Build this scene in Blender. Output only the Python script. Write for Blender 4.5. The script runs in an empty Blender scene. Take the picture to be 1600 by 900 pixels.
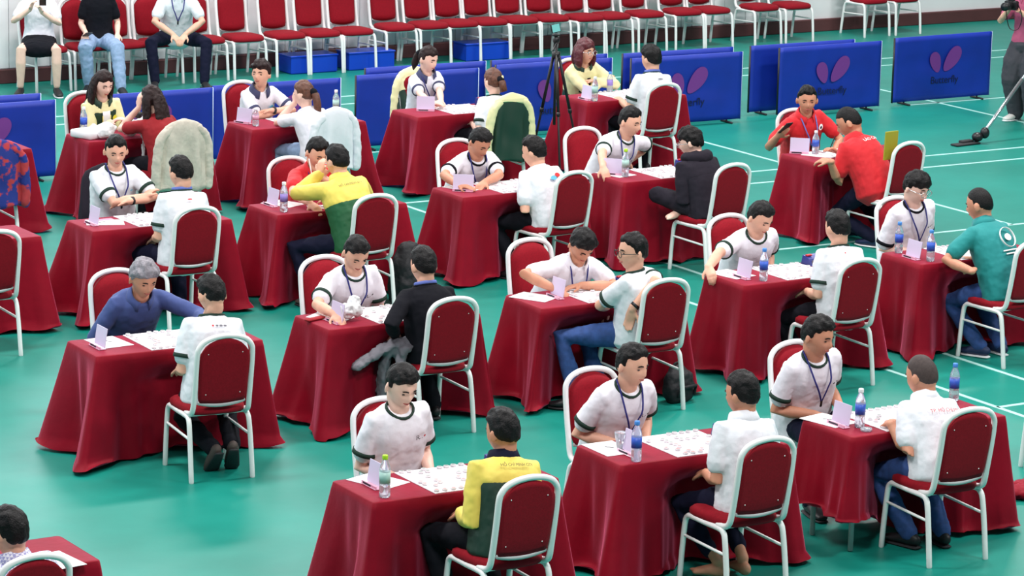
import bpy, bmesh, math, random
import numpy as np
from mathutils import Vector, Matrix
scene = bpy.context.scene
COL = scene.collection

# ------------------------------------------------------------------ camera, world, light, exposure
cam_data = bpy.data.cameras.new('camera')
cam = bpy.data.objects.new('camera', cam_data)
COL.objects.link(cam)
cam_data.sensor_width = 36.0
cam_data.lens = 116.0584
cam_data.clip_end = 200
cam.matrix_world = Matrix([[0.849753, 0.091763, -0.519134, 0.0], [-0.526672, 0.19105, -0.828322, 0.0], [0.023171, 0.977282, 0.210674, 5.642763], [0.0, 0.0, 0.0, 1.0]])
scene.camera = cam
scene.view_settings.view_transform = 'Standard'
scene.view_settings.look = 'None'
scene.view_settings.gamma = 1.0
scene.view_settings.use_curve_mapping = False
scene.view_settings.exposure = 0.0

world = bpy.data.worlds.new('hall_light')
scene.world = world
world.use_nodes = True
bgn = world.node_tree.nodes['Background']
bgn.inputs[0].default_value = (0.80, 0.92, 1.0, 1)
bgn.inputs[1].default_value = 0.17

def area(name, loc, rot, sx, sy, power, col):
    d = bpy.data.lights.new(name, 'AREA')
    d.shape = 'RECTANGLE'; d.size = sx; d.size_y = sy; d.energy = power; d.color = col
    o = bpy.data.objects.new(name, d)
    o.location = loc; o.rotation_euler = rot
    COL.objects.link(o)
    return o
for gx in (6, 15, 24):
    for gy in (10, 19, 29):
        area('ceiling_lamp', (gx, gy, 9.5), (0, 0, 0), 3.0, 1.2, 690, (1.0, 0.97, 0.95))
# unseen cool area light, added left of the frame for floor sheen
area('left_sheen_light', (-4.0, 26.0, 5.2), (0, math.radians(-72), 0), 4.0, 16.0, 700, (0.82, 0.93, 1.0))
# the row of high windows in the back wall, above the frame
area('high_window_daylight', (13.0, 33.5, 6.0), (math.radians(-80), 0, 0), 9.0, 2.6, 420, (0.86, 0.95, 1.0))

# ------------------------------------------------------------------ helpers
def lin(c):
    c = c / 255.0
    return c / 12.92 if c <= 0.04045 else ((c + 0.055) / 1.055) ** 2.4
def rgb(r, g, b):
    return (lin(r), lin(g), lin(b), 1.0)
def mat(name, col, rough=0.6, metal=0.0, spec=0.5, sheen=0.0, sheen_col=None, var=0.0, var_scale=20.0, bump=0.0, bump_scale=60.0, trans=0.0, alpha=1.0, emit=None, coat=0.0):
    m = bpy.data.materials.new(name); m.use_nodes = True
    nt = m.node_tree; b = nt.nodes['Principled BSDF']
    b.inputs['Base Color'].default_value = col
    b.inputs['Roughness'].default_value = rough
    b.inputs['Metallic'].default_value = metal
    b.inputs['Specular IOR Level'].default_value = spec
    b.inputs['Sheen Weight'].default_value = sheen
    b.inputs['Coat Weight'].default_value = coat
    if sheen_col: b.inputs['Sheen Tint'].default_value = sheen_col
    b.inputs['Transmission Weight'].default_value = trans
    b.inputs['Alpha'].default_value = alpha
    if emit:
        b.inputs['Emission Color'].default_value = emit[0]; b.inputs['Emission Strength'].default_value = emit[1]
    if var or bump:
        tc = nt.nodes.new('ShaderNodeTexCoord')
        if var:
            n = nt.nodes.new('ShaderNodeTexNoise'); n.inputs['Scale'].default_value = var_scale; n.inputs['Detail'].default_value = 4
            nt.links.new(tc.outputs['Object'], n.inputs['Vector'])
            r = nt.nodes.new('ShaderNodeValToRGB')
            r.color_ramp.elements[0].position = 0.3; r.color_ramp.elements[1].position = 0.7
            r.color_ramp.elements[0].color = tuple(c * (1 - var) for c in col[:3]) + (1,)
            r.color_ramp.elements[1].color = tuple(min(1, c * (1 + var)) for c in col[:3]) + (1,)
            nt.links.new(n.outputs['Fac'], r.inputs['Fac']); nt.links.new(r.outputs['Color'], b.inputs['Base Color'])
        if bump:
            n2 = nt.nodes.new('ShaderNodeTexNoise'); n2.inputs['Scale'].default_value = bump_scale; n2.inputs['Detail'].default_value = 3
            nt.links.new(tc.outputs['Object'], n2.inputs['Vector'])
            bp = nt.nodes.new('ShaderNodeBump'); bp.inputs['Strength'].default_value = bump; bp.inputs['Distance'].default_value = 0.01
            nt.links.new(n2.outputs['Fac'], bp.inputs['Height']); nt.links.new(bp.outputs['Normal'], b.inputs['Normal'])
    return m

class MB:
    """collects vertices and faces, builds ONE mesh object"""
    def __init__(s): s.v = []; s.f = []; s.mi = []; s.n = 0
    def add(s, V, F, mi=0):
        V = [tuple(map(float, p)) for p in V]
        s.v += V; s.f += [tuple(i + s.n for i in f) for f in F]; s.mi += [mi] * len(F); s.n += len(V)
    def mesh(s, name, mats, smooth=True):
        me = bpy.data.meshes.new(name); me.from_pydata(s.v, [], s.f)
        for m in (mats if isinstance(mats, (list, tuple)) else [mats]): me.materials.append(m)
        if any(s.mi): me.polygons.foreach_set('material_index', s.mi)
        if smooth: me.polygons.foreach_set('use_smooth', [True] * len(me.polygons))
        me.update()
        return me
    def build(s, name, mats, parent=None, smooth=True, label=None, kind=None):
        o = bpy.data.objects.new(name, s.mesh(name, mats, smooth)); COL.objects.link(o)
        if parent is not None: o.parent = parent
        if label: o['label'] = label
        if kind: o['kind'] = kind
        return o
def child(name, me, parent, label=None):
    o = bpy.data.objects.new(name, me); COL.objects.link(o); o.parent = parent
    if label: o['label'] = label
    return o
def thing(name, label, cat, loc=(0, 0, 0), rz=0.0, group=None):
    o = bpy.data.objects.new(name, None); o.empty_display_size = 0.1; COL.objects.link(o)
    o.location = loc; o.rotation_euler = (0, 0, rz)
    return tag(o, label, cat, group)
def tag(o, label, cat, group=None):
    o['label'] = label; o['category'] = cat
    if group: o['group'] = group
    return o
def struct(o): o['kind'] = 'structure'; return o
def copy_tree(src, parent=None):
    c = src.copy(); COL.objects.link(c)
    if parent is not None: c.parent = parent
    for ch in src.children: copy_tree(ch, c)
    return c

A = lambda *p: np.array(p, float)
def unit(v):
    v = np.asarray(v, float); n = np.linalg.norm(v); return v / n if n > 1e-9 else v
def ring_faces(base, rings, n, closed=True):
    F = []
    for j in range(rings - 1):
        for i in range(n if closed else n - 1):
            a = base + j * n + i; b = base + j * n + (i + 1) % n
            F.append((a, b, b + n, a + n))
    return F
def tube(mb, pts, rad, n=10, ref=None, cap='round', mi=0, power=2.0):
    """tube through pts; rad = list of r or (rx, ry); rx lies along ref"""
    pts = [np.asarray(p, float) for p in pts]
    if not isinstance(rad, (list, tuple)) or (isinstance(rad, tuple)): rad = [rad] * len(pts)
    rad = [(r, r) if not isinstance(r, (tuple, list)) else r for r in rad]
    T = []
    for i in range(len(pts)):
        a = pts[max(0, i - 1)]; b = pts[min(len(pts) - 1, i + 1)]; T.append(unit(b - a))
    if ref is None:
        ref = A(0, 0, 1) if abs(T[0][2]) < 0.9 else A(1, 0, 0)
        x = unit(np.cross(np.cross(T[0], ref), T[0]))
        fr = []
        for t in T:
            x = unit(x - t * (x @ t)); fr.append((x, np.cross(t, x)))
    else:
        refs = ref if isinstance(ref, list) else [np.asarray(ref, float)] * len(pts)
        fr = []
        for t, rf in zip(T, refs):
            x = unit(rf - t * (rf @ t)); fr.append((x, np.cross(t, x)))
    P = []; R = []; FR = []
    def push(p, r, f): P.append(p); R.append(r); FR.append(f)
    if cap == 'round':
        m0 = min(rad[0]); push(pts[0] - T[0] * m0 * 0.92, (rad[0][0] * .38, rad[0][1] * .38), fr[0]); push(pts[0] - T[0] * m0 * 0.6, (rad[0][0] * .78, rad[0][1] * .78), fr[0])
    if cap == 'start':
        m0 = min(rad[0]); push(pts[0] - T[0] * m0 * 0.5, (rad[0][0] * .6, rad[0][1] * .6), fr[0])
    for p, r, f in zip(pts, rad, fr): push(p, r, f)
    if cap == 'round':
        m1 = min(rad[-1]); push(pts[-1] + T[-1] * m1 * 0.6, (rad[-1][0] * .78, rad[-1][1] * .78), fr[-1]); push(pts[-1] + T[-1] * m1 * 0.92, (rad[-1][0] * .38, rad[-1][1] * .38), fr[-1])
    V = []
    for p, r, f in zip(P, R, FR):
        for i in range(n):
            a = 2 * math.pi * i / n; c, s_ = math.cos(a), math.sin(a)
            if power != 2.0:
                c = math.copysign(abs(c) ** (2 / power), c); s_ = math.copysign(abs(s_) ** (2 / power), s_)
            V.append(p + f[0] * r[0] * c + f[1] * r[1] * s_)
    F = ring_faces(0, len(P), n)
    if cap:
        F.append(tuple(range(n))[::-1]); F.append(tuple((len(P) - 1) * n + i for i in range(n)))
    mb.add(V, F, mi)
def box(mb, c, s, rz=0.0, mi=0, bev=0.0):
    cx, cy, cz = c; hx, hy, hz = s[0] / 2, s[1] / 2, s[2] / 2
    if bev:
        b = min(bev, hx * .9, hy * .9, hz * .9)
        V = []; 
        for z, ins in ((-hz, b), (-hz + b, 0), (hz - b, 0), (hz, b)):
            for x, y in ((-hx + ins, -hy + ins), (hx - ins, -hy + ins), (hx - ins, hy - ins), (-hx + ins, hy - ins)): V.append((x, y, z))
        F = ring_faces(0, 4, 4) + [(3, 2, 1, 0), (12, 13, 14, 15)]
    else:
        V = [(x, y, z) for z in (-hz, hz) for x, y in ((-hx, -hy), (hx, -hy), (hx, hy), (-hx, hy))]
        F = [(3, 2, 1, 0), (4, 5, 6, 7), (0, 1, 5, 4), (1, 2, 6, 5), (2, 3, 7, 6), (3, 0, 4, 7)]
    ca, sa = math.cos(rz), math.sin(rz)
    mb.add([(cx + x * ca - y * sa, cy + x * sa + y * ca, cz + z) for x, y, z in V], F, mi)
def lathe(mb, prof, n=14, c=(0, 0, 0), mi=0):
    V = []
    for r, z in prof:
        for i in range(n):
            a = 2 * math.pi * i / n; V.append((c[0] + r * math.cos(a), c[1] + r * math.sin(a), c[2] + z))
    F = ring_faces(0, len(prof), n)
    F.append(tuple(range(n))[::-1]); F.append(tuple((len(prof) - 1) * n + i for i in range(n)))
    mb.add(V, F, mi)
def ellipsoid(mb, c, R, ax=None, n=14, m=9, mi=0):
    ax = np.eye(3) if ax is None else ax
    V = []; F = []
    for j in range(m + 1):
        th = math.pi * j / m
        for i in range(n):
            a = 2 * math.pi * i / n
            d = A(math.sin(th) * math.cos(a) * R[0], math.sin(th) * math.sin(a) * R[1], math.cos(th) * R[2])
            V.append(np.asarray(c, float) + ax[0] * d[0] + ax[1] * d[1] + ax[2] * d[2])
    for j in range(m):
        for i in range(n):
            a = j * n + i; b = j * n + (i + 1) % n
            F.append((a, a + n, b + n, b))
    mb.add(V, F, mi)
def smooth_path(pts, k=5):
    """Catmull-Rom through pts"""
    P = [np.asarray(p, float) for p in pts]; P = [2 * P[0] - P[1]] + P + [2 * P[-1] - P[-2]]
    out = []
    for i in range(1, len(P) - 2):
        p0, p1, p2, p3 = P[i - 1:i + 3]
        for j in range(k):
            t = j / k
            out.append(0.5 * (2 * p1 + (p2 - p0) * t + (2 * p0 - 5 * p1 + 4 * p2 - p3) * t * t + (3 * p1 - p0 - 3 * p2 + p3) * t ** 3))
    out.append(P[-2]); return out

# ------------------------------------------------------------------ materials
M = {}
M['white_tube'] = mat('white_painted_steel', rgb(242, 243, 243), 0.35, spec=0.5)
M['chair_red'] = mat('dark_red_chair_fabric', rgb(138, 8, 28), 0.8, spec=0.2, sheen=0.06, sheen_col=(1, .4, .4, 1), var=0.12, var_scale=90, bump=0.15, bump_scale=300)
M['lip'] = mat('pale_grey_trim', rgb(186, 190, 192), 0.45)
M['rubber'] = mat('dark_rubber', rgb(40, 40, 44), 0.7)
M['skin'] = mat('skin', rgb(232, 178, 152), 0.5, spec=0.4, var=0.06, var_scale=18)
M['skin_tan'] = mat('skin_tan', rgb(208, 146, 118), 0.5, spec=0.4, var=0.06, var_scale=18)
M['skin_fair'] = mat('skin_fair', rgb(244, 200, 182), 0.5, spec=0.4, var=0.05, var_scale=18)
M['lips'] = mat('lips', rgb(176, 92, 84), 0.45)
M['eye'] = mat('dark_eye', rgb(36, 24, 22), 0.3)
M['hair_black'] = mat('black_hair', rgb(15, 13, 15), 0.5, spec=0.25, var=0.4, var_scale=60, bump=0.5, bump_scale=120)
M['hair_grey'] = mat('grey_hair', rgb(138, 134, 142), 0.55, var=0.35, var_scale=45, bump=0.5, bump_scale=100)
M['hair_brown'] = mat('brown_hair', rgb(98, 58, 42), 0.45, var=0.3, var_scale=45, bump=0.4, bump_scale=100)
M['hair_dark_brown'] = mat('dark_brown_hair', rgb(38, 22, 22), 0.5, spec=0.25, var=0.3, var_scale=45, bump=0.4, bump_scale=100)
M['hair_auburn'] = mat('auburn_hair', rgb(86, 24, 34), 0.42, var=0.3, var_scale=45, bump=0.4, bump_scale=100)
M['hair_shaved'] = mat('cropped_hair', rgb(66, 54, 52), 0.7, var=0.2, var_scale=60)
M['white_cloth'] = mat('white_cotton', rgb(240, 239, 248), 0.85, sheen=0.1, bump=0.3, bump_scale=26)
M['white_cloth_cool'] = mat('cool_white_cotton', rgb(232, 236, 243), 0.85, sheen=0.1, bump=0.3, bump_scale=26)
M['green_trim'] = mat('dark_green_ribbing', rgb(24, 52, 42), 0.85)
M['navy_trim'] = mat('slate_navy_ribbing', rgb(66, 70, 104), 0.85)
M['blue_cloth'] = mat('slate_blue_shirt', rgb(64, 82, 140), 0.8, sheen=0.1, var=0.08, var_scale=15)
M['red_cloth'] = mat('bright_red_polo', rgb(212, 20, 34), 0.75, sheen=0.15)
M['dark_red_cloth'] = mat('deep_red_shirt', rgb(150, 14, 26), 0.8)
M['black_cloth'] = mat('black_fabric', rgb(14, 15, 24), 0.85, spec=0.2)
M['charcoal_cloth'] = mat('charcoal_fabric', rgb(38, 34, 44), 0.85, spec=0.2)
M['navy_cloth'] = mat('navy_trousers', rgb(18, 20, 44), 0.85, spec=0.2)
M['jeans'] = mat('blue_denim', rgb(44, 74, 132), 0.85, var=0.2, var_scale=25)
M['pale_jeans'] = mat('pale_denim', rgb(142, 166, 200), 0.85, var=0.15, var_scale=25)
M['grey_cloth'] = mat('grey_fabric', rgb(120, 120, 128), 0.85, var=0.12)
M['dark_grey_cloth'] = mat('dark_grey_trousers', rgb(62, 62, 70), 0.85)
M['teal_cloth'] = mat('teal_polo', rgb(14, 138, 138), 0.75, sheen=0.1)
M['yellow_cloth'] = mat('pale_yellow_nylon', rgb(240, 218, 96), 0.6, sheen=0.1)
M['cream_cloth'] = mat('cream_nylon', rgb(238, 232, 178), 0.6, sheen=0.1)
M['forest_cloth'] = mat('forest_green_nylon', rgb(20, 92, 52), 0.6)
M['bottle_green_cloth'] = mat('bottle_green_nylon', rgb(26, 58, 46), 0.6)
M['beige_cloth'] = mat('beige_quilting', rgb(206, 198, 184), 0.85, var=0.15, var_scale=12, bump=0.4, bump_scale=40)
M['pink_cloth'] = mat('mauve_pink_vest', rgb(176, 82, 116), 0.85)
M['lanyard_navy'] = mat('navy_ribbon', rgb(34, 38, 120), 0.6)
M['lanyard_blue'] = mat('blue_ribbon', rgb(96, 116, 196), 0.6)
M['paper'] = mat('white_paper', rgb(240, 238, 242), 0.8)
M['card'] = mat('lilac_card', rgb(216, 206, 234), 0.5)
M['card_base'] = mat('pink_acrylic', rgb(226, 170, 196), 0.2, spec=0.6)  # even pink tint of the stand bases, also on the booklet
M['ink'] = mat('dark_ink', rgb(40, 40, 52), 0.7)
M['red_ink'] = mat('red_ink', rgb(206, 40, 44), 0.7)
M['blue_ink'] = mat('sky_blue_ink', rgb(96, 186, 220), 0.7)
M['yellow_ink'] = mat('yellow_ink', rgb(226, 214, 60), 0.7)
M['white_ink'] = mat('white_ink', rgb(246, 246, 246), 0.7)
M['piece'] = mat('white_piece', rgb(222, 215, 219), 0.4)
M['plastic_clear'] = mat('clear_plastic', rgb(236, 240, 250), 0.12, spec=0.6, trans=0.75)
M['water_label'] = mat('blue_label', rgb(50, 92, 200), 0.4)
M['pale_label'] = mat('pale_green_label', rgb(176, 214, 206), 0.4)
M['violet_label'] = mat('violet_label', rgb(150, 128, 206), 0.4)
M['cap_blue'] = mat('blue_cap', rgb(70, 140, 224), 0.4)
M['cap_green'] = mat('lime_cap', rgb(176, 222, 40), 0.4)
M['cap_white'] = mat('white_cap', rgb(236, 238, 242), 0.4)
M['black_plastic'] = mat('black_plastic', rgb(22, 22, 26), 0.4)
M['clock_blue'] = mat('navy_clock_plastic', rgb(44, 52, 128), 0.4)
M['clock_red'] = mat('red_button', rgb(196, 30, 50), 0.4)
M['screen_grey'] = mat('grey_display', rgb(120, 130, 140), 0.2)
M['phone_screen'] = mat('lit_phone_screen', rgb(60, 140, 140), 0.2, emit=((0.3, 0.75, 0.7, 1), 0.5))
M['chrome'] = mat('brushed_aluminium', rgb(206, 212, 216), 0.25, metal=0.9)
M['barrier_blue'] = mat('royal_blue_vinyl', rgb(16, 50, 168), 0.5, var=0.12, var_scale=3)
M['barrier_edge'] = mat('pale_hem', rgb(186, 206, 232), 0.6)
M['wing_pink'] = mat('mauve_print', rgb(126, 56, 148), 0.6)
M['letter_dark'] = mat('dark_print', rgb(12, 22, 74), 0.6)
M['box_blue'] = mat('blue_plastic_box', rgb(14, 66, 196), 0.35)
M['bag_white'] = mat('white_polythene', rgb(236, 238, 240), 0.3, trans=0.1, bump=0.5, bump_scale=50)
M['olive'] = mat('olive_yellow_card', rgb(164, 158, 40), 0.6)
M['black_bag'] = mat('black_nylon', rgb(18, 18, 24), 0.7, bump=0.4, bump_scale=40)
M['shoe_black'] = mat('black_shoe', rgb(26, 26, 30), 0.5)
M['shoe_white'] = mat('white_shoe', rgb(226, 226, 222), 0.6)
M['shoe_navy'] = mat('navy_shoe', rgb(30, 46, 84), 0.6)
M['shoe_brown'] = mat('brown_grey_shoe', rgb(84, 70, 66), 0.7)
M['sole_white'] = mat('white_sole', rgb(232, 236, 238), 0.6)
M['wall_white'] = mat('white_wall_boards', rgb(244, 244, 247), 0.5, var=0.05, var_scale=2)
M['base_maroon'] = mat('maroon_brown_paint', rgb(92, 52, 54), 0.6, var=0.1, var_scale=4)
M['line_white'] = mat('pale_line_paint', rgb(176, 228, 222), 0.5)
# velvet cloth
def velvet(name, col, tint):
    m = mat(name, col, 0.6, spec=0.15, sheen=0.7, sheen_col=tint, var=0.1, var_scale=6, bump=0.15, bump_scale=25)
    m.node_tree.nodes['Principled BSDF'].inputs['Sheen Roughness'].default_value = 0.35
    return m
M['velvet'] = velvet('crimson_velvet', rgb(136, 4, 30), (1.0, 0.20, 0.36, 1))
# patterned fleece jacket: blue with red blotches
def blotch(name, c1, c2, sc):
    m = mat(name, c1, 0.85, var=0.1, var_scale=sc)
    r = [n for n in m.node_tree.nodes if n.type == 'VALTORGB'][0]
    r.color_ramp.elements[0].position = 0.5; r.color_ramp.elements[1].position = 0.56
    r.color_ramp.elements[0].color = c1; r.color_ramp.elements[1].color = c2
    return m
M['pattern_jacket'] = blotch('blue_red_fleece', rgb(34, 52, 138), rgb(190, 60, 66), 9)
# shirt printed with tiny marks / checks
M['check_cloth'] = mat('pale_check_shirt', rgb(206, 208, 232), 0.85)
_nt = M['check_cloth'].node_tree; _tc = _nt.nodes.new('ShaderNodeTexCoord'); _ck = _nt.nodes.new('ShaderNodeTexChecker')
_ck.inputs['Scale'].default_value = 70; _ck.inputs['Color1'].default_value = rgb(232, 232, 244); _ck.inputs['Color2'].default_value = rgb(160, 160, 206)
_nt.links.new(_tc.outputs['Object'], _ck.inputs['Vector']); _nt.links.new(_ck.outputs['Color'], _nt.nodes['Principled BSDF'].inputs['Base Color'])
# xiangqi board: white sheet with thin printed lines (flat print)
M['board'] = mat('printed_board', rgb(244, 242, 246), 0.55)
_nt = M['board'].node_tree; _tc = _nt.nodes.new('ShaderNodeTexCoord'); _sp = _nt.nodes.new('ShaderNodeSeparateXYZ')
_nt.links.new(_tc.outputs['Object'], _sp.inputs[0]); _res = []
for ax, st in (('X', 0.05), ('Y', 0.05)):
    d = _nt.nodes.new('ShaderNodeMath'); d.operation = 'PINGPONG'; d.inputs[1].default_value = st / 2
    _nt.links.new(_sp.outputs[ax], d.inputs[0])
    g = _nt.nodes.new('ShaderNodeMath'); g.operation = 'LESS_THAN'; g.inputs[1].default_value = 0.0011
    _nt.links.new(d.outputs[0], g.inputs[0]); _res.append(g)
_mx = _nt.nodes.new('ShaderNodeMath'); _mx.operation = 'MAXIMUM'
_nt.links.new(_res[0].outputs[0], _mx.inputs[0]); _nt.links.new(_res[1].outputs[0], _mx.inputs[1])
_mc = _nt.nodes.new('ShaderNodeMix'); _mc.data_type = 'RGBA'
_mc.inputs['A'].default_value = rgb(244, 242, 246); _mc.inputs['B'].default_value = rgb(186, 176, 186)
_nt.links.new(_mx.outputs[0], _mc.inputs['Factor']); _nt.links.new(_mc.outputs['Result'], _nt.nodes['Principled BSDF'].inputs['Base Color'])
# floor: turquoise sports vinyl, worn sheen
def floor_mat():
    m = bpy.data.materials.new('turquoise_sports_floor'); m.use_nodes = True
    nt = m.node_tree; b = nt.nodes['Principled BSDF']
    tc = nt.nodes.new('ShaderNodeTexCoord')
    n = nt.nodes.new('ShaderNodeTexNoise'); n.inputs['Scale'].default_value = 0.9; n.inputs['Detail'].default_value = 6; n.inputs['Roughness'].default_value = 0.6
    nt.links.new(tc.outputs['Object'], n.inputs['Vector'])
    r = nt.nodes.new('ShaderNodeValToRGB')
    r.color_ramp.elements[0].position = 0.32; r.color_ramp.elements[1].position = 0.7
    r.color_ramp.elements[0].color = rgb(12, 128, 114); r.color_ramp.elements[1].color = rgb(18, 142, 128)
    nt.links.new(n.outputs['Fac'], r.inputs['Fac']); nt.links.new(r.outputs['Color'], b.inputs['Base Color'])
    n2 = nt.nodes.new('ShaderNodeTexNoise'); n2.inputs['Scale'].default_value = 3.0; n2.inputs['Detail'].default_value = 5
    nt.links.new(tc.outputs['Object'], n2.inputs['Vector'])
    mr = nt.nodes.new('ShaderNodeMapRange'); mr.inputs['To Min'].default_value = 0.36; mr.inputs['To Max'].default_value = 0.50
    nt.links.new(n2.outputs['Fac'], mr.inputs['Value']); nt.links.new(mr.outputs['Result'], b.inputs['Roughness'])
    b.inputs['Specular IOR Level'].default_value = 0.38
    return m
M['floor'] = floor_mat()

# ------------------------------------------------------------------ setting: floor, court lines, back wall, baseboard
mb = MB(); box(mb, (17, 20, -0.05), (60, 28.0, 0.1)); floor = struct(mb.build('floor', M['floor'], smooth=False))
def court_line(x0, y0, x1, y1, w=0.04):
    mb = MB(); d = unit(A(x1 - x0, y1 - y0, 0)); L = math.hypot(x1 - x0, y1 - y0)
    box(mb, ((x0 + x1) / 2, (y0 + y1) / 2, 0.0015), (L, w, 0.003), math.atan2(d[1], d[0]))
    o = mb.build('court_line', M['line_white'], floor, smooth=False)
for y in (31.5, 31.02): court_line(9, y, 34, y)
for y in (25.22, 25.75): court_line(14.9, y, 34, y)
court_line(14.9, 22.52, 34, 22.52); court_line(14.9, 17.3, 26, 17.3); court_line(14.9, 28.24, 18.4, 28.24); court_line(23.0, 28.46, 34, 28.46)
for x, y0, y1 in ((14.9, 13.0, 31.02), (15.62, 14.0, 31.5), (19.45, 22.52, 28.2), (23.4, 25.75, 31.0)): court_line(x, y0, x, y1)

WALL_Y = 33.80
mb = MB(); box(mb, (17, WALL_Y + 0.10, 2.2), (60, 0.12, 4.4)); wall = struct(mb.build('wall_back', M['wall_white'], smooth=False))
pm = MB(); box(pm, (0, 0, 1.63), (0.155, 0.03, 2.94), bev=0.012); panel_mesh = pm.mesh('panel', M['wall_white'], False)
x = 9.0
while x < 25.3:
    p = child('panel', panel_mesh, wall); p.location = (x, WALL_Y + 0.03, 0); x += 0.165
mb = MB(); box(mb, (17, WALL_Y + 0.02, 0.08), (60, 0.07, 0.16), bev=0.008); struct(mb.build('baseboard_back', M['base_maroon'], smooth=False))

# ------------------------------------------------------------------ banquet chair
def chair_parts():
    r = 0.0170
    P = {}
    def mk(name, fn, m, smooth=True):
        mb = MB(); fn(mb); P[name] = mb.mesh(name, m, smooth)
    for s, nm in ((-1, 'l'), (1, 'r')):
        mk('front_leg_' + nm, lambda mb, s=s: tube(mb, smooth_path([(s * .207, .236, 0.006), (s * .205, .222, .20), (s * .202, .206, .36), (s * .2, .186, .405), (s * .2, .145, .416), (s * .2, .0, .414)], 3), r, 8), M['white_tube'])
        mk('rear_leg_' + nm, lambda mb, s=s: tube(mb, smooth_path([(s * .207, -.240, 0.006), (s * .205, -.215, .20), (s * .202, -.188, .36), (s * .2, -.165, .402), (s * .2, -.125, .414), (s * .2, .0, .414)], 3), r, 8), M['white_tube'])
        mk('stretcher_' + nm, lambda mb, s=s: tube(mb, [(s * .204, .212, .29), (s * .204, -.203, .275)], .009, 8), M['white_tube'])
    def back(mb):
        pts = []
        for s in (-1, 1):
            q = [(s * .190, -.10, .428), (s * .190, -.165, .434), (s * .188, -.206, .462), (s * .186, -.230, .55), (s * .186, -.262, .72), (s * .185, -.279, .835), (s * .176, -.285, .880), (s * .142, -.290, .920), (s * .09, -.294, .942), (s * .045, -.295, .950), (0, -.295, .953)]
            pts += q[:-1] if s < 0 else [q[-1]] + q[:-1][::-1]
        tube(mb, smooth_path(pts, 3), 0.0180, 8)
    mk('back_frame', back, M['white_tube'])
    def yb(z): return np.interp(z, [.43, .56, .72, .83, .95], [-.19, -.232, -.262, -.278, -.294])
    def rest(mb):
        NU, NV = 14, 12; V = []; F = []
        for side in (0, 1):
            for j in range(NV + 1):
                v = j / NV
                for i in range(NU + 1):
                    u = -1 + 2 * i / NU
                    wv = np.interp(v, [0, .1, .7, .86, 1], [.150, .160, .168, .160, .105])
                    top = .935 - .03 * u * u; bot = .515 - .022 * (1 - u * u)
                    z = bot + (top - bot) * v
                    e = (1 - abs(u) ** 6) * (1 - abs(2 * v - 1) ** 6)
                    off = .008 + .045 * max(e, 0) ** .45 if side == 0 else -.012
                    V.append((u * wv, yb(z) + off, z))
        n = NU + 1; K = n * (NV + 1)
        for j in range(NV):
            for i in range(NU):
                a = j * n + i; F.append((a + 1, a, a + n, a + n + 1)); F.append((K + a, K + a + 1, K + a + n + 1, K + a + n))
        rim = [i for i in range(n)] + [j * n + NU for j in range(1, NV + 1)] + [NV * n + i for i in range(NU - 1, -1, -1)] + [j * n for j in range(NV - 1, 0, -1)]
        for k in range(len(rim)):
            a, b = rim[k], rim[(k + 1) % len(rim)]; F.append((a, b, b + K, a + K))
        mb.add(V, F)
    mk('backrest', rest, M['chair_red'])
    mk('back_lip', lambda mb: tube(mb, [(.152 * u, yb(.505) - .006, .512 - .022 * (1 - u * u)) for u in np.linspace(-1, 1, 9)], (.013, .009), 8, ref=A(0, 0, 1)), M['lip'])
    def seat(mb):
        prof = [(.80, .418), (.97, .424), (1.0, .44), (.985, .462), (.9, .478), (.6, .487), (.25, .49)]
        n = 28; V = []
        for sc, z in prof:
            for i in range(n):
                a = 2 * math.pi * i / n; c, s = math.cos(a), math.sin(a)
                px = math.copysign(abs(c) ** .55, c) * .212; py = math.copysign(abs(s) ** .5, s) * .215
                px *= 1 + .06 * (py / .215)
                V.append((px * sc, .012 + py * sc, z - (.02 * max(0, py / .215 - .7) if sc > .8 else 0)))
        F = ring_faces(0, len(prof), n); F.append(tuple(range(n))[::-1]); F.append(tuple((len(prof) - 1) * n + i for i in range(n)))
        mb.add(V, F)
    mk('seat', seat, M['chair_red'])
    mk('seat_rail_f', lambda mb: tube(mb, [(-.2, .175, .412), (0, .185, .412), (.2, .175, .412)], .010, 8), M['white_tube'])
    mk('seat_rail_b', lambda mb: tube(mb, [(-.2, -.12, .412), (.2, -.12, .412)], .010, 8), M['white_tube'])
    sm = MB()
    for sx in (-.13, .13):
        for z in (.57, .84): pass
    ellipsoid(sm, (0, 0, 0), (.004, .003, .004), n=6, m=4); P['back_screws'] = sm.mesh('screw', M['white_tube'])
    chair_parts.screws = [(sx, yb(z) - .013, z) for sx in (-.115, .115) for z in (.57, .84)]
    return P
CP = chair_parts()
def make_chair(x, y, rz, label, group=None, screws=False):
    t = thing('banquet_chair', label, 'chair', (x, y, 0), rz, group)
    for k, me in CP.items():
        if k == 'back_screws':
            if screws:
                for q in chair_parts.screws: child('screw', me, t).location = q
            continue
        nm = 'leg' if 'leg' in k else ('stretcher' if 'stretcher' in k else ('seat_rail' if 'rail' in k else k))
        child(nm, me, t)
    return t

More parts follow.
